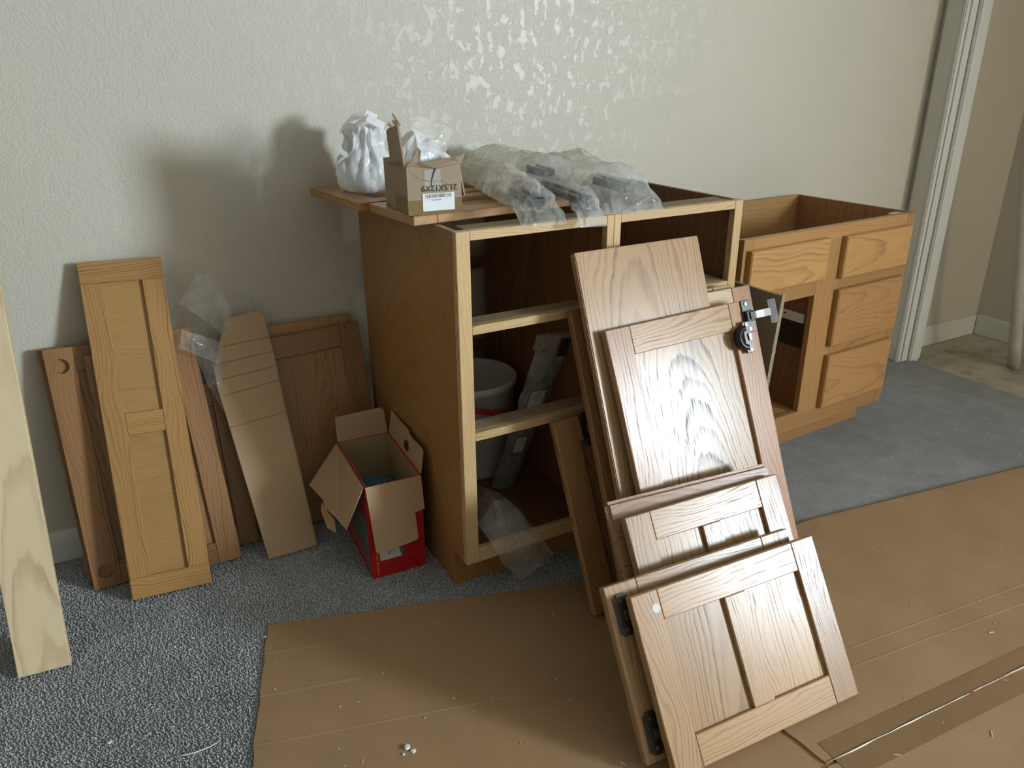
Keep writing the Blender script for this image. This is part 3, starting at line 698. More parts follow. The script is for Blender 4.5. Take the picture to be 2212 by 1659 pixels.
# upright torn flap on the left side
rnd = random.Random(4)
top = [(-.006-.002*i/10, .012+i*.0085, bh+.077-.002*i+.004*rnd.random()) for i in range(10)]
fl = cpart('raised_flap', [(0, .002, bh-.002), (0, .10, bh-.002)] + top[::-1], t=-ct)
for i in range(7):
    a = top[i]; bm = bmesh.new()
    bm_tube(bm, [a, (a[0]-.004-.006*rnd.random(), a[1]+.002, a[2]+.004+.006*rnd.random()), (a[0]-.010*rnd.random(), a[1]-.004+.008*rnd.random(), a[2]+.010*rnd.random()+.004)], [.0016, .0012, .0006], 5)
    part('torn_shred', bm, 'card_edge', fl)
bm = bmesh.new(); bm_tube(bm, [(-.004, .014, bh+.075), (-.012, .012, bh+.088), (-.018, .008, bh+.097)], [.003, .0025, .0015], 6); part('torn_shred', bm, 'card_grey', fl)
# front flap folded inwards and up, crumpled
cpart('front_flap', [(.014, -.001, bh*.985), (.058, -.004, bh*.93), (.116, -.001, bh*1.0), (.124, -.004, bh+.020), (.10, -.010, bh+.013), (.065, -.012, bh+.012), (.028, -.009, bh+.006)], t=-.003)
cpart('torn_flap', [(-.001, -.002, bh*.985), (.024, -.004, bh*.985), (.030, -.008, bh+.028), (.024, -.006, bh+.034), (.012, -.005, bh+.012)], t=-.003)
cpart('corner_flap', [(-.001, .02, bh*.97), (-.018, .035, bh*.985), (-.024, .045, bh*1.02), (-.001, .06, bh*.99)], t=-.003)
cpart('back_flap', [(.01, bd-.004, bh), (bw-.01, bd-.004, bh), (bw-.015, bd-.05, bh+.014), (.02, bd-.055, bh+.012)], t=.003)
cpart('side_flap', [(bw+.001, .006, bh*.96), (bw+.001, .060, bh*.99), (bw+.013, .064, bh*.55), (bw+.013, .028, bh*.30), (bw+.010, .004, bh*.34)], t=.0035)
# crack in the front wall, tape, label, print
bm = bmesh.new(); bm_tube(bm, [(.062, -.0004, bh*.97), (.055, -.0006, bh*.82), (.050, -.0006, bh*.66), (.051, -.0006, bh*.52)], [.0016, .0014, .001, .0006], 5); part('crack', bm, 'ink', front)
bm = bmesh.new(); bm_tube(bm, [(.004, -.0004, bh*.9), (.025, -.0006, bh*.74), (.050, -.0006, bh*.66), (.072, -.0006, bh*.68), (.092, -.0005, bh*.56)], [.0004, .0007, .001, .0007, .0003], 5); part('crack', bm, 'card_edge', front)
bm = bmesh.new(); bm_box(bm, -.0006, bw+.0006, -.0007, -.0001, .0005, .030); bm_box(bm, -.0007, -.0001, -.0006, .09, .0005, .034); bm_box(bm, bw+.0001, bw+.0007, -.0006, .05, .0005, .03)
part('tape_band', bm, 'tape', bx, label='glossy brown packing tape along the bottom')
bm = bmesh.new(); bm_box(bm, .036, .070, -.0009, -.0001, .050, bh*.9); part('tape_band', bm, 'film_clear', bx)
lab = boxpart('barcode_label', (.030, .098, -.0016, -.0008, .007, .042), 'label', bx, None, .0003)
rnd = random.Random(11); x = .036
bm = bmesh.new()
while x < .091:
    wd = rnd.choice((.0006, .0009, .0015)); bm_box(bm, x, x+wd, -.0018, -.0016, .033, .0405); x += wd+rnd.choice((.0005, .0008, .0013))
part('barcode', bm, 'inkgrey', lab); bm = bmesh.new(); bm_box(bm, .033, .092, -.0018, -.0016, .0298, .0302); bm_box(bm, .050, .070, -.0018, -.0016, .0278, .029); part('fine_print', bm, 'inkgrey', lab)
text_part('21.5X12X9', .0165, 'ink', bx, cols((-1, 0, 0), (0, 0, -1), (0, -1, 0), (.067, -.0012, .0525)), 'size_print')
# white liner and clear film inside the carton
def crumple(label, name, mat, m, cells, cat, fold=.03, seed=0, group=None, parent=None):
    """crumpled sheet: cells = grid (rows of 3D points)"""
    bm = bmesh.new(); R = len(cells); C = len(cells[0]); sub = 6; g = []
    for i in range((R-1)*sub+1):
        row = []
        for j in range((C-1)*sub+1):
            a, b = min(i//sub, R-2), min(j//sub, C-2); s, t = i/sub-a, j/sub-b
            p = (Vector(cells[a][b])*(1-t)+Vector(cells[a][b+1])*t)*(1-s)+(Vector(cells[a+1][b])*(1-t)+Vector(cells[a+1][b+1])*t)*s
            q = p*24+Vector((seed, seed*2, 0)); d = noise.noise_vector(q)*fold*.5+noise.noise_vector(q*2.7)*fold*.22
            ridge = abs(noise.noise(q*1.4+Vector((7, 3, 1))))*fold*.5
            row.append(bm.verts.new(p+d+Vector((0, 0, ridge))))
        g.append(row)
    for i in range(len(g)-1):
        for j in range(len(g[0])-1): bm.faces.new((g[i][j], g[i][j+1], g[i+1][j+1], g[i+1][j]))
    o = part(name, bm, mat, parent, smooth=False)
    if m is not None: o.matrix_world = m
    if label: tag(o, label, cat, group)
    return o
bxm = bx.matrix_world.copy()
crumple('crinkled white plastic bag stuffed inside the small worn carton', 'plastic_bag', 'film_white2', bxm, [
    [(.012, .015, .06), (.04, .012, .085), (.075, .012, .085), (.105, .015, .07)], [(.008, .05, .125), (.04, .05, .150), (.075, .05, .128), (.110, .05, .108)],
    [(.010, .09, .140), (.04, .09, .155), (.078, .09, .148), (.108, .09, .112)], [(.014, .125, .09), (.04, .13, .11), (.078, .13, .11), (.102, .13, .09)]], 'plastic bag', .016, 3)
crumple('yellowed clear film sticking up out of the small worn carton', 'plastic_film', 'film', bxm, [
    [(.066, .105, .085), (.085, .11, .085), (.106, .11, .085)], [(.058, .128, .150), (.10, .130, .140), (.135, .13, .125)], [(.060, .15, .190), (.105, .15, .170), (.150, .15, .148)]], 'plastic film', .012, 5)

# ================================================================= WHITE PLASTIC BAG ON TOP
def white_bag():
    r = thing('plastic_bag', 'tied white plastic shopping bag standing on the left end of the cabinets', 'plastic bag', Matrix.Translation((-.004, .500, DT)))
    bm = bmesh.new(); n, m_ = 72, 30; g = []
    prof = [(0, .050), (.03, .064), (.12, .070), (.3, .068), (.5, .060), (.64, .050), (.76, .046), (.9, .052), (1, .044)]
    def rad(t):
        for (a, b), (c, d) in zip(prof, prof[1:]):
            if t <= c: return b+(d-b)*(t-a)/(c-a)
        return prof[-1][1]
    for i in range(m_+1):
        t = i/m_; row = []
        for k in range(n):
            a = 2*math.pi*k/n
            fold = .011*(.5-abs(math.sin(a*6.5+1.8*noise.noise((math.cos(a)*2, math.sin(a)*2, t*2.0)))))*(.2+min(1, t*1.4))+.004*(.5-abs(math.sin(a*15+3*noise.noise((math.cos(a)*3, math.sin(a)*3, t*3)))))
            rough = .010*noise.noise((math.cos(a)*2.2, math.sin(a)*2.2, t*4))+.004*noise.noise((math.cos(a)*9, math.sin(a)*9, t*12))
            rr_ = rad(t)+fold+rough
            z = .150*t+(.012*noise.noise((math.cos(a)*1.5, math.sin(a)*1.5, 8)) if t > .8 else 0)*(t-.8)*5
            if t < .03: z = 0
            row.append(bm.verts.new((rr_*math.cos(a)*.94, rr_*math.sin(a)*1.15, z)))
        g.append(row)
    for i in range(m_):
        for k in range(n): bm.faces.new((g[i][k], g[i][(k+1) % n], g[i+1][(k+1) % n], g[i+1][k]))
    bm.faces.new(g[0][::-1])
    top = bm.verts.new((0, 0, .142))
    for k in range(n): bm.faces.new((g[-1][k], g[-1][(k+1) % n], top))
    part('bag_body', bm, 'film_white', r, smooth=True)
    def ribbon(pts, wd, nm):
        bm = bmesh.new(); a = []
        for i, p in enumerate(pts):
            p = Vector(p); s = Vector((.5, .6, .6)).normalized()*wd*(1+.3*noise.noise((i, wd*99, 0)))
            a.append((bm.verts.new(p-s), bm.verts.new(p+s)))
        for (x, y), (z, w_) in zip(a, a[1:]): bm.faces.new((x, y, w_, z))
        part(nm, bm, 'film_white', r)
    ribbon([(-.040, -.02, .150), (-.062, -.035, .128), (-.074, -.045, .100), (-.056, -.055, .088), (-.042, -.055, .104), (-.036, -.045, .130)], .008, 'bag_handle')
    ribbon([(-.060, -.04, .085), (-.082, -.05, .075), (-.088, -.05, .055), (-.078, -.048, .040)], .006, 'bag_handle')
    ribbon([(-.066, -.04, .070), (-.066, -.05, .050), (-.072, -.05, .034)], .008, 'bag_handle')
    ribbon([(-.030, -.03, .150), (-.006, -.06, .172), (.012, -.065, .160), (.034, -.06, .150)], .012, 'bag_top')
    ribbon([(-.055, .0, .140), (-.030, -.02, .170), (.0, -.03, .178), (.03, -.02, .165)], .014, 'bag_top')
white_bag()

# ================================================================= BAGGED DRAWER SLIDES
def pouch_mesh(A, B, wd, ht, seed, tail=.10, flat_w=1.15, crk=.006, nu=44, nv=28, droop=0.0):
    bm = bmesh.new(); A = Vector(A); B = Vector(B); t = (B-A); Ln = t.length; t.normalize()
    up = Vector((0, 0, 1)); s = t.cross(up).normalized(); up = s.cross(t); g = []
    for i in range(nu+1):
        f = i/nu; c = A.lerp(B, f)
        e = min(1, min(f, 1-f)/tail); k = .06+.94*math.sin(e*math.pi/2)
        w_ = wd*(flat_w+(1-flat_w)*e)*.5*(1+.12*noise.noise((f*4, seed, 0))); h_ = .98*ht*k*(1+.35*noise.noise((f*3+9, seed, 1)))
        dz = -droop*max(0, (f-.86)/.14)**2
        row = []
        for j in range(nv):
            a = 2*math.pi*j/nv; ca, sa = math.cos(a), math.sin(a)
            x = w_*(abs(ca)**.8)*(1 if ca > 0 else -1); z = h_*(sa if sa > 0 else sa*.12)
            p = c+s*x+up*z
            q = Vector((f*Ln*38, a*2.6, seed*3.3))
            cr = 1.4*crk*(abs(noise.noise(q*.6))*2.0-.5+.6*noise.noise(q*1.7))*(1 if sa > -.2 else .15)
            p += (s*ca+up*max(sa, 0))*cr; p.z += dz
            row.append(bm.verts.new(p))
        g.append(row)
    for i in range(nu):
        for j in range(nv): bm.faces.new((g[i][j], g[i][(j+1) % nv], g[i+1][(j+1) % nv], g[i+1][j]))
    bm.faces.new(g[0][::-1]); bm.faces.new(g[-1])
    return bm
def slide_mesh(A, B, wd, ht):
    bm = bmesh.new(); A = Vector(A); B = Vector(B); t = (B-A).normalized(); s = t.cross(Vector((0, 0, 1))).normalized(); u = s.cross(t)
    for x0, x1, z0, z1 in ((-wd/2, wd/2, 0, .0016), (-wd/2, -wd/2+.0016, 0, ht), (wd/2-.0016, wd/2, 0, ht), (-wd/2, -wd*.25, ht-.0016, ht), (wd*.25, wd/2, ht-.0016, ht)):
        bm_prism(bm, [A+s*x0+u*z0, A+s*x1+u*z0, A+s*x1+u*z1, A+s*x0+u*z1], B-A)
    return bm
GS = 'bagged drawer slides lying across the cabinet tops'
def bagged(label, A, B, wd, ht, seed, mat='film', slides=((0, .6, 1.0),), tab=None, lbl=None, **k):
    r = thing('bagged_drawer_slides', label, 'drawer slides', None, GS)
    A = (A[0], A[1], A[2]+.13*ht); B = (B[0], B[1], B[2]+.13*ht)
    bo = part('bag', pouch_mesh(A, B, wd, ht, seed, **k), mat, r, smooth=False)
    bo.data.materials.append(MAT['film_clear']); nv_ = 28; tot = len(bo.data.polygons)
    for i_, p_ in enumerate(bo.data.polygons):
        if i_//nv_ > 33: p_.material_index = 1
    A_, B_ = Vector(A), Vector(B); t = (B_-A_); s = t.normalized().cross(Vector((0, 0, 1))).normalized()
    for off, f0, f1 in slides:
        p = A_+t*f0+s*off+Vector((0, 0, ht*.12)); q = A_+t*f1+s*off+Vector((0, 0, ht*.12))
        sl = part('drawer_slide', slide_mesh(p, q, .030, min(.017, ht*.4)), 'slide', r, label='black metal drawer slide')
        bm = bmesh.new(); d = t.normalized(); e = q-d*.004
        bm_prism(bm, [e-s*.012+Vector((0, 0, .004)), e+s*.012+Vector((0, 0, .004)), e+s*.012+Vector((0, 0, .018)), e-s*.012+Vector((0, 0, .018))], d*.006)
        part('slide_catch', bm, 'black', sl, bevel=.001)
        if tab:
            bm = bmesh.new(); e = q+d*.002
            bm_prism(bm, [e-s*.007, e+s*.007, e+s*.007+d*.016-Vector((0, 0, .008)), e-s*.007+d*.016-Vector((0, 0, .008))], (0, 0, .0015)); tb = part('end_tab', bm, 'steel', sl)
            bm = bmesh.new(); c = e+d*.007+Vector((0, 0, -.0015)); bm_tube(bm, [c, c+Vector((0, 0, .0012))], .0018, 8); part('tab_hole', bm, 'black', sl)
    if lbl:
        f, n_ = lbl; c = A_+t*f+Vector((0, 0, ht*1.02)); d = t.normalized()
        bm = bmesh.new()
        for i in range(n_):
            a = c+d*(i*.012); bm_prism(bm, [a-s*.022-Vector((0, 0, .010)), a+s*.012, a+s*.012+d*.006, a-s*.022+d*.006-Vector((0, 0, .010))], (0, 0, .0006))
        part('printed_lines', bm, 'inkgrey', r)
    return r
z0 = TOPZ+.001
bagged('foremost bag of drawer slides, beside the small worn carton', (.315, .60, DT+.002), (.170, -.055, DT+.001), .085, .058, 1, slides=((0, .70, .93),), tab=True, tail=.16, droop=.022)
bagged('yellowed bag of drawer slides at the back, with printed lines', (.372, .60, DT+.030), (.318, .16, DT+.032), .10, .050, 2, slides=((.0, .74, .96),), lbl=(.16, 3))
bagged('narrow clear bag of drawer slides whose metal end tab hangs over the front rail', (.365, .40, DT+.003), (.288, -.055, DT+.001), .052, .038, 3, mat='film_clear', slides=((0, .3, .9),), tab=True, lbl=(.5, 3), droop=.034)
bagged('widest bag of drawer slides at the right, folded over the front rail', (.475, .52, DT+.003), (.397, -.045, DT+.001), .125, .068, 4, slides=((-.03, .60, .86),), droop=.02, tail=.12)

# ================================================================= INSIDE THE LEFT CABINET
def leaning_bag():
    r = thing('bagged_drawer_slides', 'long plastic-wrapped drawer slides standing upright inside the left cabinet', 'drawer slides')
    A = Vector((.235, .262, .118)); B = Vector((.298, .097, .59))
    t = (B-A).normalized(); s = Vector((1, 0, 0)); s = (s-t*s.dot(t)).normalized(); u = t.cross(s)
    if u.y > 0: u = -u
    bm = bmesh.new(); g = []
    for i in range(41):
        f = i/40; c = A.lerp(B, f); w_ = (.034+.012*f+(.012 if f > .9 else 0))*(1+.15*noise.noise((f*6, 1, 0))); h_ = .016*(1-.6*max(0, f-.8)/.2); row = []
        for j in range(20):
            a = 2*math.pi*j/20; q = Vector((f*14, a*2, 3)); cr = .004*noise.noise(q)
            row.append(bm.verts.new(c+s*(w_+cr)*math.cos(a)+u*(h_+cr)*math.sin(a)))
        g.append(row)
    for i in range(40):
        for j in range(20): bm.faces.new((g[i][j], g[i][(j+1) % 20], g[i+1][(j+1) % 20], g[i+1][j]))
    part('bag', bm, 'film_clear', r, smooth=True)
    for k, (ox, m_) in enumerate(((-.014, 'greymetal'), (.020, 'greymetal'))):
        bm = bmesh.new(); p = A+s*ox; q = A+(B-A)*(.9-.06*k)+s*ox
        bm_prism(bm, [p-s*.013-u*.009, p+s*.013-u*.009, p+s*.013+u*.009, p-s*.013+u*.009], q-p); part('drawer_slide', bm, m_, r)
    for f, wd, ln, mt in ((.60, .030, .085, 'labelmilk'), (.33, .022, .05, 'labelmilk')):
        c = A.lerp(B, f)-s*.008+u*.0185; bm = bmesh.new()
        bm_prism(bm, [c-s*wd*.7-t*ln/2, c+s*wd*.7-t*ln/2, c+s*wd*.7+t*ln/2, c-s*wd*.7+t*ln/2], u*.0006); lb = part('paper_insert', bm, mt, r)
        bm = bmesh.new()
        for i in range(4):
            e = c+t*(ln*.5-.008-i*.005)+u*.0007; bm_prism(bm, [e-s*wd*.5, e+s*wd*.5, e+s*wd*.5+t*.0012, e-s*wd*.5+t*.0012], u*.0003)
        part('fine_print', bm, 'inkgrey', lb)
    c = A.lerp(B, .545)-s*.030+u*.0205; bm = bmesh.new()
    bm_prism(bm, [c-s*.022-t*.013, c+s*.022-t*.013, c+s*.022+t*.013, c-s*.022+t*.013], u*.0006); st = part('sticker', bm, 'label', r)
    text_part('Brainerd', .0085, 'ink', r, cols(s, t, u, c+t*.006+u*.0009), 'sticker_print')
    bm = bmesh.new(); rnd = random.Random(2); x = -.014
    while x < .014:
        wd = rnd.choice((.0007, .0012)); e = c+s*x+u*.0007; bm_prism(bm, [e-t*.010, e+s*wd-t*.010, e+s*wd+t*.0005, e+t*.0005], u*.0002); x += wd*2
    part('barcode', bm, 'ink', st)
    c = A.lerp(B, .93)+s*.02; bm = bmesh.new(); bm_prism(bm, [c-s*.014-t*.02+u*.012, c+s*.016-t*.02+u*.012, c+s*.016+t*.03+u*.012, c-s*.014+t*.03+u*.012], u*.006); part('end_clip', bm, 'iron', r, bevel=.001)
leaning_bag()
# bucket
bk = thing('bucket', 'white plastic bucket with a red handle inside the left cabinet', 'bucket', Matrix.Translation((.222, .42, T+.0165)))
bm = bmesh.new(); pr = [(.0, .0), (.105, .0), (.108, .006), (.122, .215), (.128, .217), (.129, .232), (.124, .236), (.119, .232), (.117, .22), (.103, .008), (0, .008)]
n = 48; rg = [[bm.verts.new((max(r_, 1e-4)*math.cos(2*math.pi*k/n), max(r_, 1e-4)*math.sin(2*math.pi*k/n), z)) for k in range(n)] for r_, z in pr]
for a, b in zip(rg, rg[1:]):
    for k in range(n): bm.faces.new((a[k], a[(k+1) % n], b[(k+1) % n], b[k]))
for q_ in bm.verts: q_.co.z *= 1.17
part('pail', bm, 'bucket', bk, smooth=True)
bm = bmesh.new()
pts = [(.134*math.cos(a_), .134*math.sin(a_), .262-.085*k/24) for k, a_ in ((k, math.pi*(1.12+.60*k/24)) for k in range(25))]
bm_tube(bm, pts, .006, 8); part('handle', bm, 'redplastic', bk, smooth=True, label='red bail handle')
# film bag spilling over the bottom rail
crumple('empty clear plastic bag spilling over the bottom rail of the left cabinet', 'plastic_bag', 'film_clear', None, [
    [(.045, .13, .175), (.09, .13, .22), (.14, .12, .20), (.17, .10, .17)],
    [(.052, .04, .170), (.085, .03, .235), (.125, .03, .215), (.170, .03, .165)],
    [(.060, -.016, .140), (.10, -.020, .160), (.150, -.022, .150), (.195, -.02, .118)],
    [(.076, -.026, .100), (.115, -.034, .105), (.165, -.034, .095), (.222, -.03, .076)],
    [(.118, -.034, .040), (.126, -.036, .036), (.138, -.036, .040), (.172, -.034, .055)]], 'plastic bag', .010, 8)

# ================================================================= RED BOX
rb = thing('red_box', 'open red printed box with tan flaps beside the cabinet', 'box', frame((-.170, .192, .0015), -.055))
RW, RD, RH, rt = .139, .262, .26, .003
def rpart(n, pts, mt, t=rt, par=None, **k):
    bm = bmesh.new(); wallq(bm, pts, t); return part(n, bm, mt, par or rb, **k)
rf = rpart('front_wall', [(0, 0, 0), (0, 0, RH), (RW, 0, RH), (RW, 0, 0)], 'redprint', -rt)
rpart('back_wall', [(0, RD, 0), (RW, RD, 0), (RW, RD, RH), (0, RD, RH)], 'redprint', rt)
rl_ = rpart('side_wall', [(0, rt, 0), (0, RD-rt, 0), (0, RD-rt, RH), (0, rt, RH)], 'redprint', rt)
rpart('side_wall', [(RW, rt, 0), (RW, rt, RH), (RW, RD-rt, RH), (RW, RD-rt, 0)], 'redprint', rt)
rpart('base', [(rt, rt, 0), (RW-rt, rt, 0), (RW-rt, RD-rt, 0), (rt, RD-rt, 0)], 'card_in')
# tan liners (unprinted inside faces)
rpart('liner', [(rt+.0002, RD-rt-.0004, .004), (RW-rt-.0002, RD-rt-.0004, .004), (RW-rt-.0002, RD-rt-.0004, RH-.0005), (rt+.0002, RD-rt-.0004, RH-.0005)], 'card_in', .0008)
rpart('liner', [(RW-rt-.0004, rt, .004), (RW-rt-.0004, rt, RH-.0005), (RW-rt-.0004, RD-rt, RH-.0005), (RW-rt-.0004, RD-rt, .004)], 'card_in', .0008)
rpart('liner', [(rt+.0004, rt, .004), (rt+.0004, RD-rt, .004), (rt+.0004, RD-rt, RH-.0005), (rt+.0004, rt, RH-.0005)], 'card_in', .0008)
# flaps
rpart('front_flap', [(.001, -.003, RH), (RW, -.003, RH), (RW+.001, -.014, RH-.088), (RW-.024, -.0145, RH-.092), (RW-.022, -.023, RH-.158), (RW-.026, -.024, RH-.164), (.016, -.026, RH-.176), (.008, -.024, RH-.168)], 'card_tan', .0025)
rpart('left_flap', [(-.003, .002, RH), (-.003, RD-.004, RH), (-.088, RD-.02, RH-.095), (-.070, RD*.62, RH-.103), (-.072, RD*.5, RH-.110), (-.060, RD*.25, RH-.105), (-.050, .018, RH-.112)], 'card_tan', -.0025)
rpart('left_tuck', [(-.074, RD*.62, RH-.108), (-.080, RD*.60, RH-.128), (-.078, RD*.40, RH-.150), (-.066, RD*.28, RH-.148), (-.064, RD*.32, RH-.116), (-.070, RD*.48, RH-.116)], 'card_tan', -.0025)
rpart('back_flap', [(.001, RD+.001, RH), (RW-.002, RD+.001, RH), (RW-.004, RD+.014, RH+.062), (RW-.014, RD+.015, RH+.070), (.004, RD+.015, RH+.066)], 'card_tan', .0025)
rfl = rpart('right_flap', [(RW+.001, .004, RH), (RW+.001, RD-.004, RH), (RW+.012, RD-.006, RH+.064), (RW+.012, .12, RH+.066), (RW+.011, .10, RH+.058), (RW+.011, .018, RH+.062), (RW+.012, .010, RH+.054)], 'card_tan', .0025)
bm = bmesh.new(); bm_prism(bm, [Vector((RW+.0028, .115+.013*math.cos(2*math.pi*k/14)*(1+.3*math.sin(3*k)), RH+.024+.017*math.sin(2*math.pi*k/14))) for k in range(14)], (.0006, 0, .0)); part('torn_hole', bm, 'ink', rfl, label='dark torn hand hole')
# printing on the front and the left side
def rprint(n, q, mt, par): bm = bmesh.new(); bm_box(bm, *q); return part(n, bm, mt, par)
pic = rprint('picture_panel', (.022, .084, -.0036, -.0030, .048, .10), 'paleprint', rf)
bm = bmesh.new(); bm_tube(bm, [(.022, -.0038, .079), (.029, -.0038, .071), (.055, -.0038, .073), (.043, -.0038, .062)], .0011, 5); bm_tube(bm, [(.047, -.0038, .09), (.051, -.0038, .076), (.056, -.0038, .09)], .0012, 5); part('picture_lines', bm, 'ink', pic)
bm = bmesh.new(); bm_prism(bm, [Vector((.065, -.0038, .10)), Vector((.084, -.0038, .10)), Vector((.084, -.0038, .0485)), Vector((.077, -.0038, .0485))], (0, .0003, 0)); part('picture_shade', bm, 'greyprint', pic)
bm = bmesh.new(); rnd = random.Random(5); x = .028
while x < .13:
    bm_box(bm, x, x+.0007, -.0033, -.0030, .008+.01*rnd.random(), .042); x += .0032
x = .092
while x < .132:
    bm_box(bm, x, x+.0007, -.0033, -.0030, .05, .092); x += .0032
part('fine_print', bm, 'darkred', rf)
text_part("It's Easy to Use a Battery Charger", .0062, 'yellowink', rf, cols((0, 0, 1), (-1, 0, 0), (0, -1, 0), (.0145, -.0032, .053)), 'lettering')
sp = rprint('picture_panel', (-.0006, 0, .012, .20, .018, .168), 'greyprint', rl_)
rprint('picture_block', (-.001, -.0006, .03, .19, .03, .052), 'pinkprint', rl_); rprint('picture_block', (-.001, -.0006, .016, .024, .022, .130), 'inkgrey', rl_)
for z in (.135, .147): rprint('picture_block', (-.001, -.0006, .02, .12, z, z+.006), 'inkgrey', rl_)
rprint('picture_block', (-.0006, 0, .01, .05, .205, .25), 'greyprint', rl_)
# teal cloth inside
crumple('crumpled teal cloth with dark lettering inside the red box', 'teal_cloth', 'teal', rb.matrix_world.copy(), [
    [(.008, .03, .13), (.06, .02, .14), (.13, .03, .13)], [(.008, .10, .175), (.07, .10, .205), (.13, .10, .165)], [(.008, .18, .165), (.06, .18, .185), (.13, .18, .155)], [(.01, .25, .12), (.06, .25, .13), (.13, .25, .12)]], 'cloth', .02, 4)

# ================================================================= TAN CARTON LEANING AT THE LEFT, WITH PLASTIC
th = math.atan(.215/.59); cn = Vector((0, math.cos(th), -math.sin(th)))    # from the front face towards the wall
lc = thing('long_carton', 'long narrow tan carton leaning on the wall, cut open along its left edge', 'carton', Matrix.Translation((0, 0, .0025)))
out = [(-.3769, .3959, .0025), (-.2493, .3974, .0025), (-.262, .5592, .4507), (-.2686, .6053, .5771), (-.2803, .6133, .5991), (-.3634, .6095, .5887), (-.3772, .599, .5598), (-.4122, .5709, .4826), (-.4148, .5529, .4332), (-.4059, .5197, .3421)]
def onpl(p): p = Vector(p); d = (p-Vector((0, .395, 0))).dot(cn); return p-cn*d
out = [onpl(p) for p in out]
bm = bmesh.new(); bm_prism(bm, out, cn*.003); part('front_wall', bm, 'card_tan', lc)
bm = bmesh.new(); R_ = [out[1], out[2], out[3], out[4]]
bm_prism(bm, [R_[0], R_[1], R_[1]+cn*.020, R_[0]+cn*.018], (-.003, 0, 0)); bm_prism(bm, [R_[1], R_[3]+Vector((.008, 0, -.004)), R_[3]+cn*.018+Vector((.012, 0, -.012)), R_[1]+cn*.020], (-.003, 0, 0)); part('side_wall', bm, 'card_grey', lc)
bm = bmesh.new(); bm_prism(bm, [out[0]+cn*.018, out[1]+cn*.018, out[2]+cn*.020, out[4]+cn*.018, out[5]+cn*.018, out[9]+cn*.018], cn*.002); part('back_wall', bm, 'card_grey', lc)
bm = bmesh.new(); bm_prism(bm, [out[0], out[1], out[1]+cn*.019, out[0]+cn*.019], (0, 0, .003)); part('bottom_wall', bm, 'card_grey', lc)
Lc, Rc = (lambda z: -.405 if z > .34 else -.377-.082*z), (lambda z: -.2493-.03*z)
for z, sl in ((.525, .006), (.487, .008), (.450, .010), (.412, .012), (.335, .010)):
    bm = bmesh.new(); a = onpl((Lc(z), .395+.3644*z, z)); b = onpl((Rc(z), .395+.3644*(z+sl), z+sl))
    bm_prism(bm, [a-cn*.0006, b-cn*.0006, b-cn*.0006+Vector((0, .0005, .0016)), a-cn*.0006+Vector((0, .0005, .0016))], cn*.0005); part('crease', bm, 'crease', lc)
crumple('stiff clear plastic bag poking up out of the long tan carton', 'plastic_bag', 'film_clear', None, [
    [(-.375, .60, .55), (-.365, .60, .55), (-.352, .60, .55)], [(-.425, .585, .615), (-.40, .575, .625), (-.355, .59, .62)], [(-.465, .58, .655), (-.42, .565, .69), (-.368, .585, .675)], [(-.452, .585, .672), (-.415, .58, .714), (-.388, .59, .716)]], 'plastic bag', .010, 21)
crumple('shiny folded end of a clear plastic bag bent left out of the long tan carton', 'plastic_bag', 'film_clear', None, [
    [(-.385, .57, .545), (-.380, .57, .515), (-.385, .57, .48)], [(-.425, .545, .572), (-.425, .535, .550), (-.428, .540, .518)], [(-.470, .545, .602), (-.478, .535, .580), (-.488, .540, .556)]], 'plastic bag', .008, 22)
crumple('clear plastic sheeting hanging down the left side of the long tan carton', 'plastic_film', 'film_clear', None, [
    [(-.448, .575, .520), (-.42, .56, .52), (-.385, .575, .50)], [(-.435, .565, .44), (-.415, .55, .44), (-.388, .56, .43)], [(-.412, .545, .375), (-.402, .535, .375), (-.392, .54, .365)]], 'plastic film', .008, 23)
crumple('faint clear plastic sheeting behind the top of the long tan carton', 'plastic_film', 'film_clear', None, [
    [(-.36, .632, .58), (-.32, .632, .58), (-.28, .632, .58)], [(-.362, .638, .625), (-.32, .638, .635), (-.29, .638, .62)]], 'plastic film', .006, 24)

# ================================================================= POLE IN THE ALCOVE
bm = bmesh.new()
a, b = Vector((2.662, .249, -.010)), Vector((2.45, .415, 1.62)); pts = [a.lerp(b, i/16) for i in range(17)]
bm_tube(bm, pts, [.021+.0035*(1-i/16) for i in range(17)], 20)
tag(part('wooden_pole', bm, 'pole', smooth=True), 'pale chipped round pole leaning in the bare-floored alcove at the right', 'pole')

# ================================================================= SCRAPS
def scrap(label, loc, r_, seed, name='paint_chip', mat='chip', cat='paint chip'):
    bm = bmesh.new(); rnd = random.Random(seed)
    bmesh.ops.create_icosphere(bm, subdivisions=1, radius=r_)
    for q in bm.verts: q.co = Vector((q.co.x*rnd.uniform(.6, 1.3), q.co.y*rnd.uniform(.6, 1.2), q.co.z*rnd.uniform(.2, .5)))
    mz = min(q.co.z for q in bm.verts)
    for q in bm.verts: q.co.z -= mz
    o = part(name, bm, mat); o.location = loc; return tag(o, label, cat, 'scraps on the floor')
scrap('largest white plaster crumb on the floor cardboard, lower centre', (-.288, -.332, .0067), .008, 1, 'plaster_crumb', cat='crumb')
scrap('white plaster crumb touching the largest crumb on the floor cardboard', (-.281, -.345, .0067), .0065, 2, 'plaster_crumb', cat='crumb')
scrap('smallest white plaster crumb just left of the largest one', (-.300, -.343, .0067), .0035, 3, 'plaster_crumb', cat='crumb')
scrap('white plaster crumb on the carpet near the lower left corner', (-.769, -.046, .006), .005, 4, 'plaster_crumb', cat='crumb')
scrap('white plaster crumb on the carpet near the corner of the large cardboard sheet', (-.452, .105, .006), .0035, 5, 'plaster_crumb', cat='crumb')
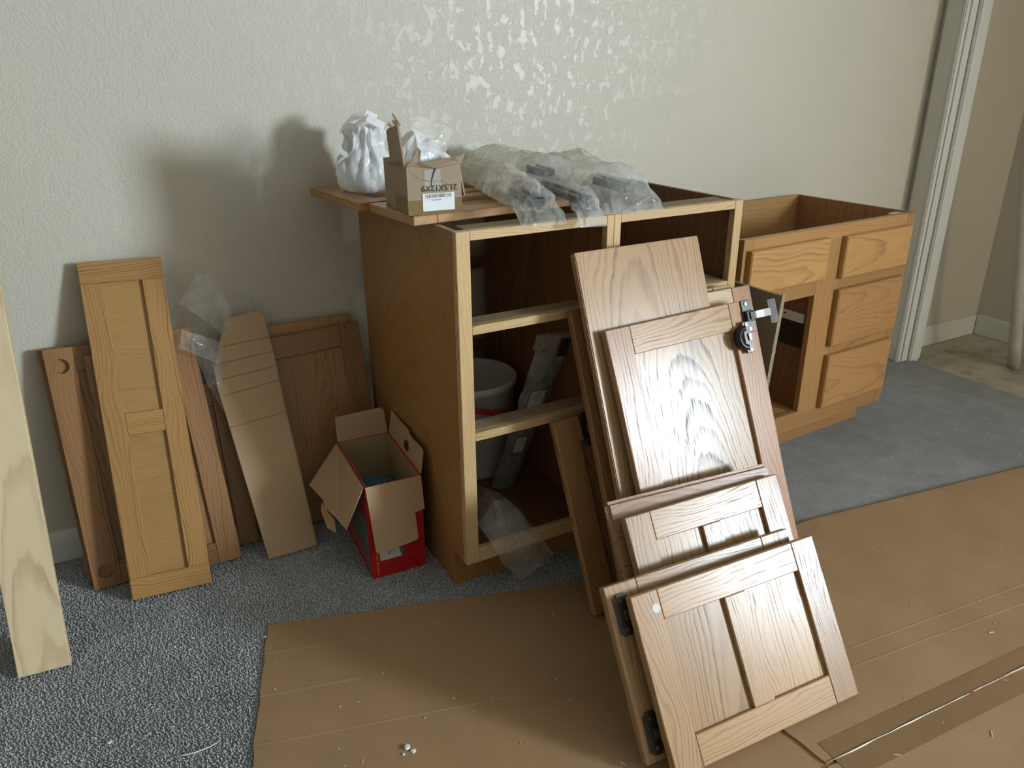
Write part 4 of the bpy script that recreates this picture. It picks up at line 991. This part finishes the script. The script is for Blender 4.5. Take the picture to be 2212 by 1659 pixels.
bm = bmesh.new(); bm_tube(bm, [(-.660, -.146, .009), (-.635, -.152, .0095), (-.61, -.152, .0095), (-.590, -.148, .010)], [.0006, .0012, .0012, .0006], 5)
tag(part('plastic_strip', bm, 'chip'), 'thin curved white plastic strip on the carpet at the lower left', 'strip')
def crumbs():
    rnd = random.Random(9); bm = bmesh.new()
    for i in range(330):
        x = rnd.uniform(-.52, 1.5); y = rnd.uniform(-.85, .16)
        inA = y < .141-.31*(x+.436)-.02 and x > -.436-.3*(.141-y)+.02
        if not inA: continue
        z = .0109 if (x > .38 and y < -.17-.1*(x-.4)) else .0066
        if x > .25 and y > -.62: 
            if x < .36: continue
        s = rnd.choice((.0007, .0009, .0012, .0018)); a = rnd.uniform(0, 6.28); l = s*rnd.choice((1, 1, 1.5, 4))
        d = Vector((math.cos(a), math.sin(a), 0)); e = Vector((-d.y, d.x, 0)); c = Vector((x, y, z))
        bm_prism(bm, [c-d*l-e*s*.6, c+d*l-e*s*.5, c+d*l*.8+e*s*.6, c-d*l*.9+e*s*.4], (0, 0, s*.7))
    o = part('sawdust_crumbs', bm, 'crumb'); tag(o, 'fine pale sawdust and wood crumbs scattered over the floor cardboard', 'sawdust', None, 'stuff')
    bm = bmesh.new()
    for i in range(260):
        if i < 150: x, y = rnd.uniform(-1.1, -.45), rnd.uniform(-.4, .45)
        else: x, y = rnd.uniform(.9, 2.2), rnd.uniform(-.3, .4)
        if i < 150 and y < .141 and x > -.47-.3*(.141-y): continue
        if i >= 150 and (y < -.16-.14*(x-.97)+.05 or (x < 1.75 and y > .05)): continue
        s = rnd.choice((.0008, .001, .0014, .002)); c = Vector((x, y, .0065 if i < 150 else .0003)); a = rnd.uniform(0, 6.28); d = Vector((math.cos(a), math.sin(a), 0)); e = Vector((-d.y, d.x, 0))
        bm_prism(bm, [c-d*s-e*s*.6, c+d*s-e*s*.5, c+d*s*.8+e*s*.6, c-d*s*.9+e*s*.4], (0, 0, s))
    o = part('carpet_crumbs', bm, 'chip'); tag(o, 'tiny white specks scattered over the grey carpet', 'specks', None, 'stuff')
crumbs()
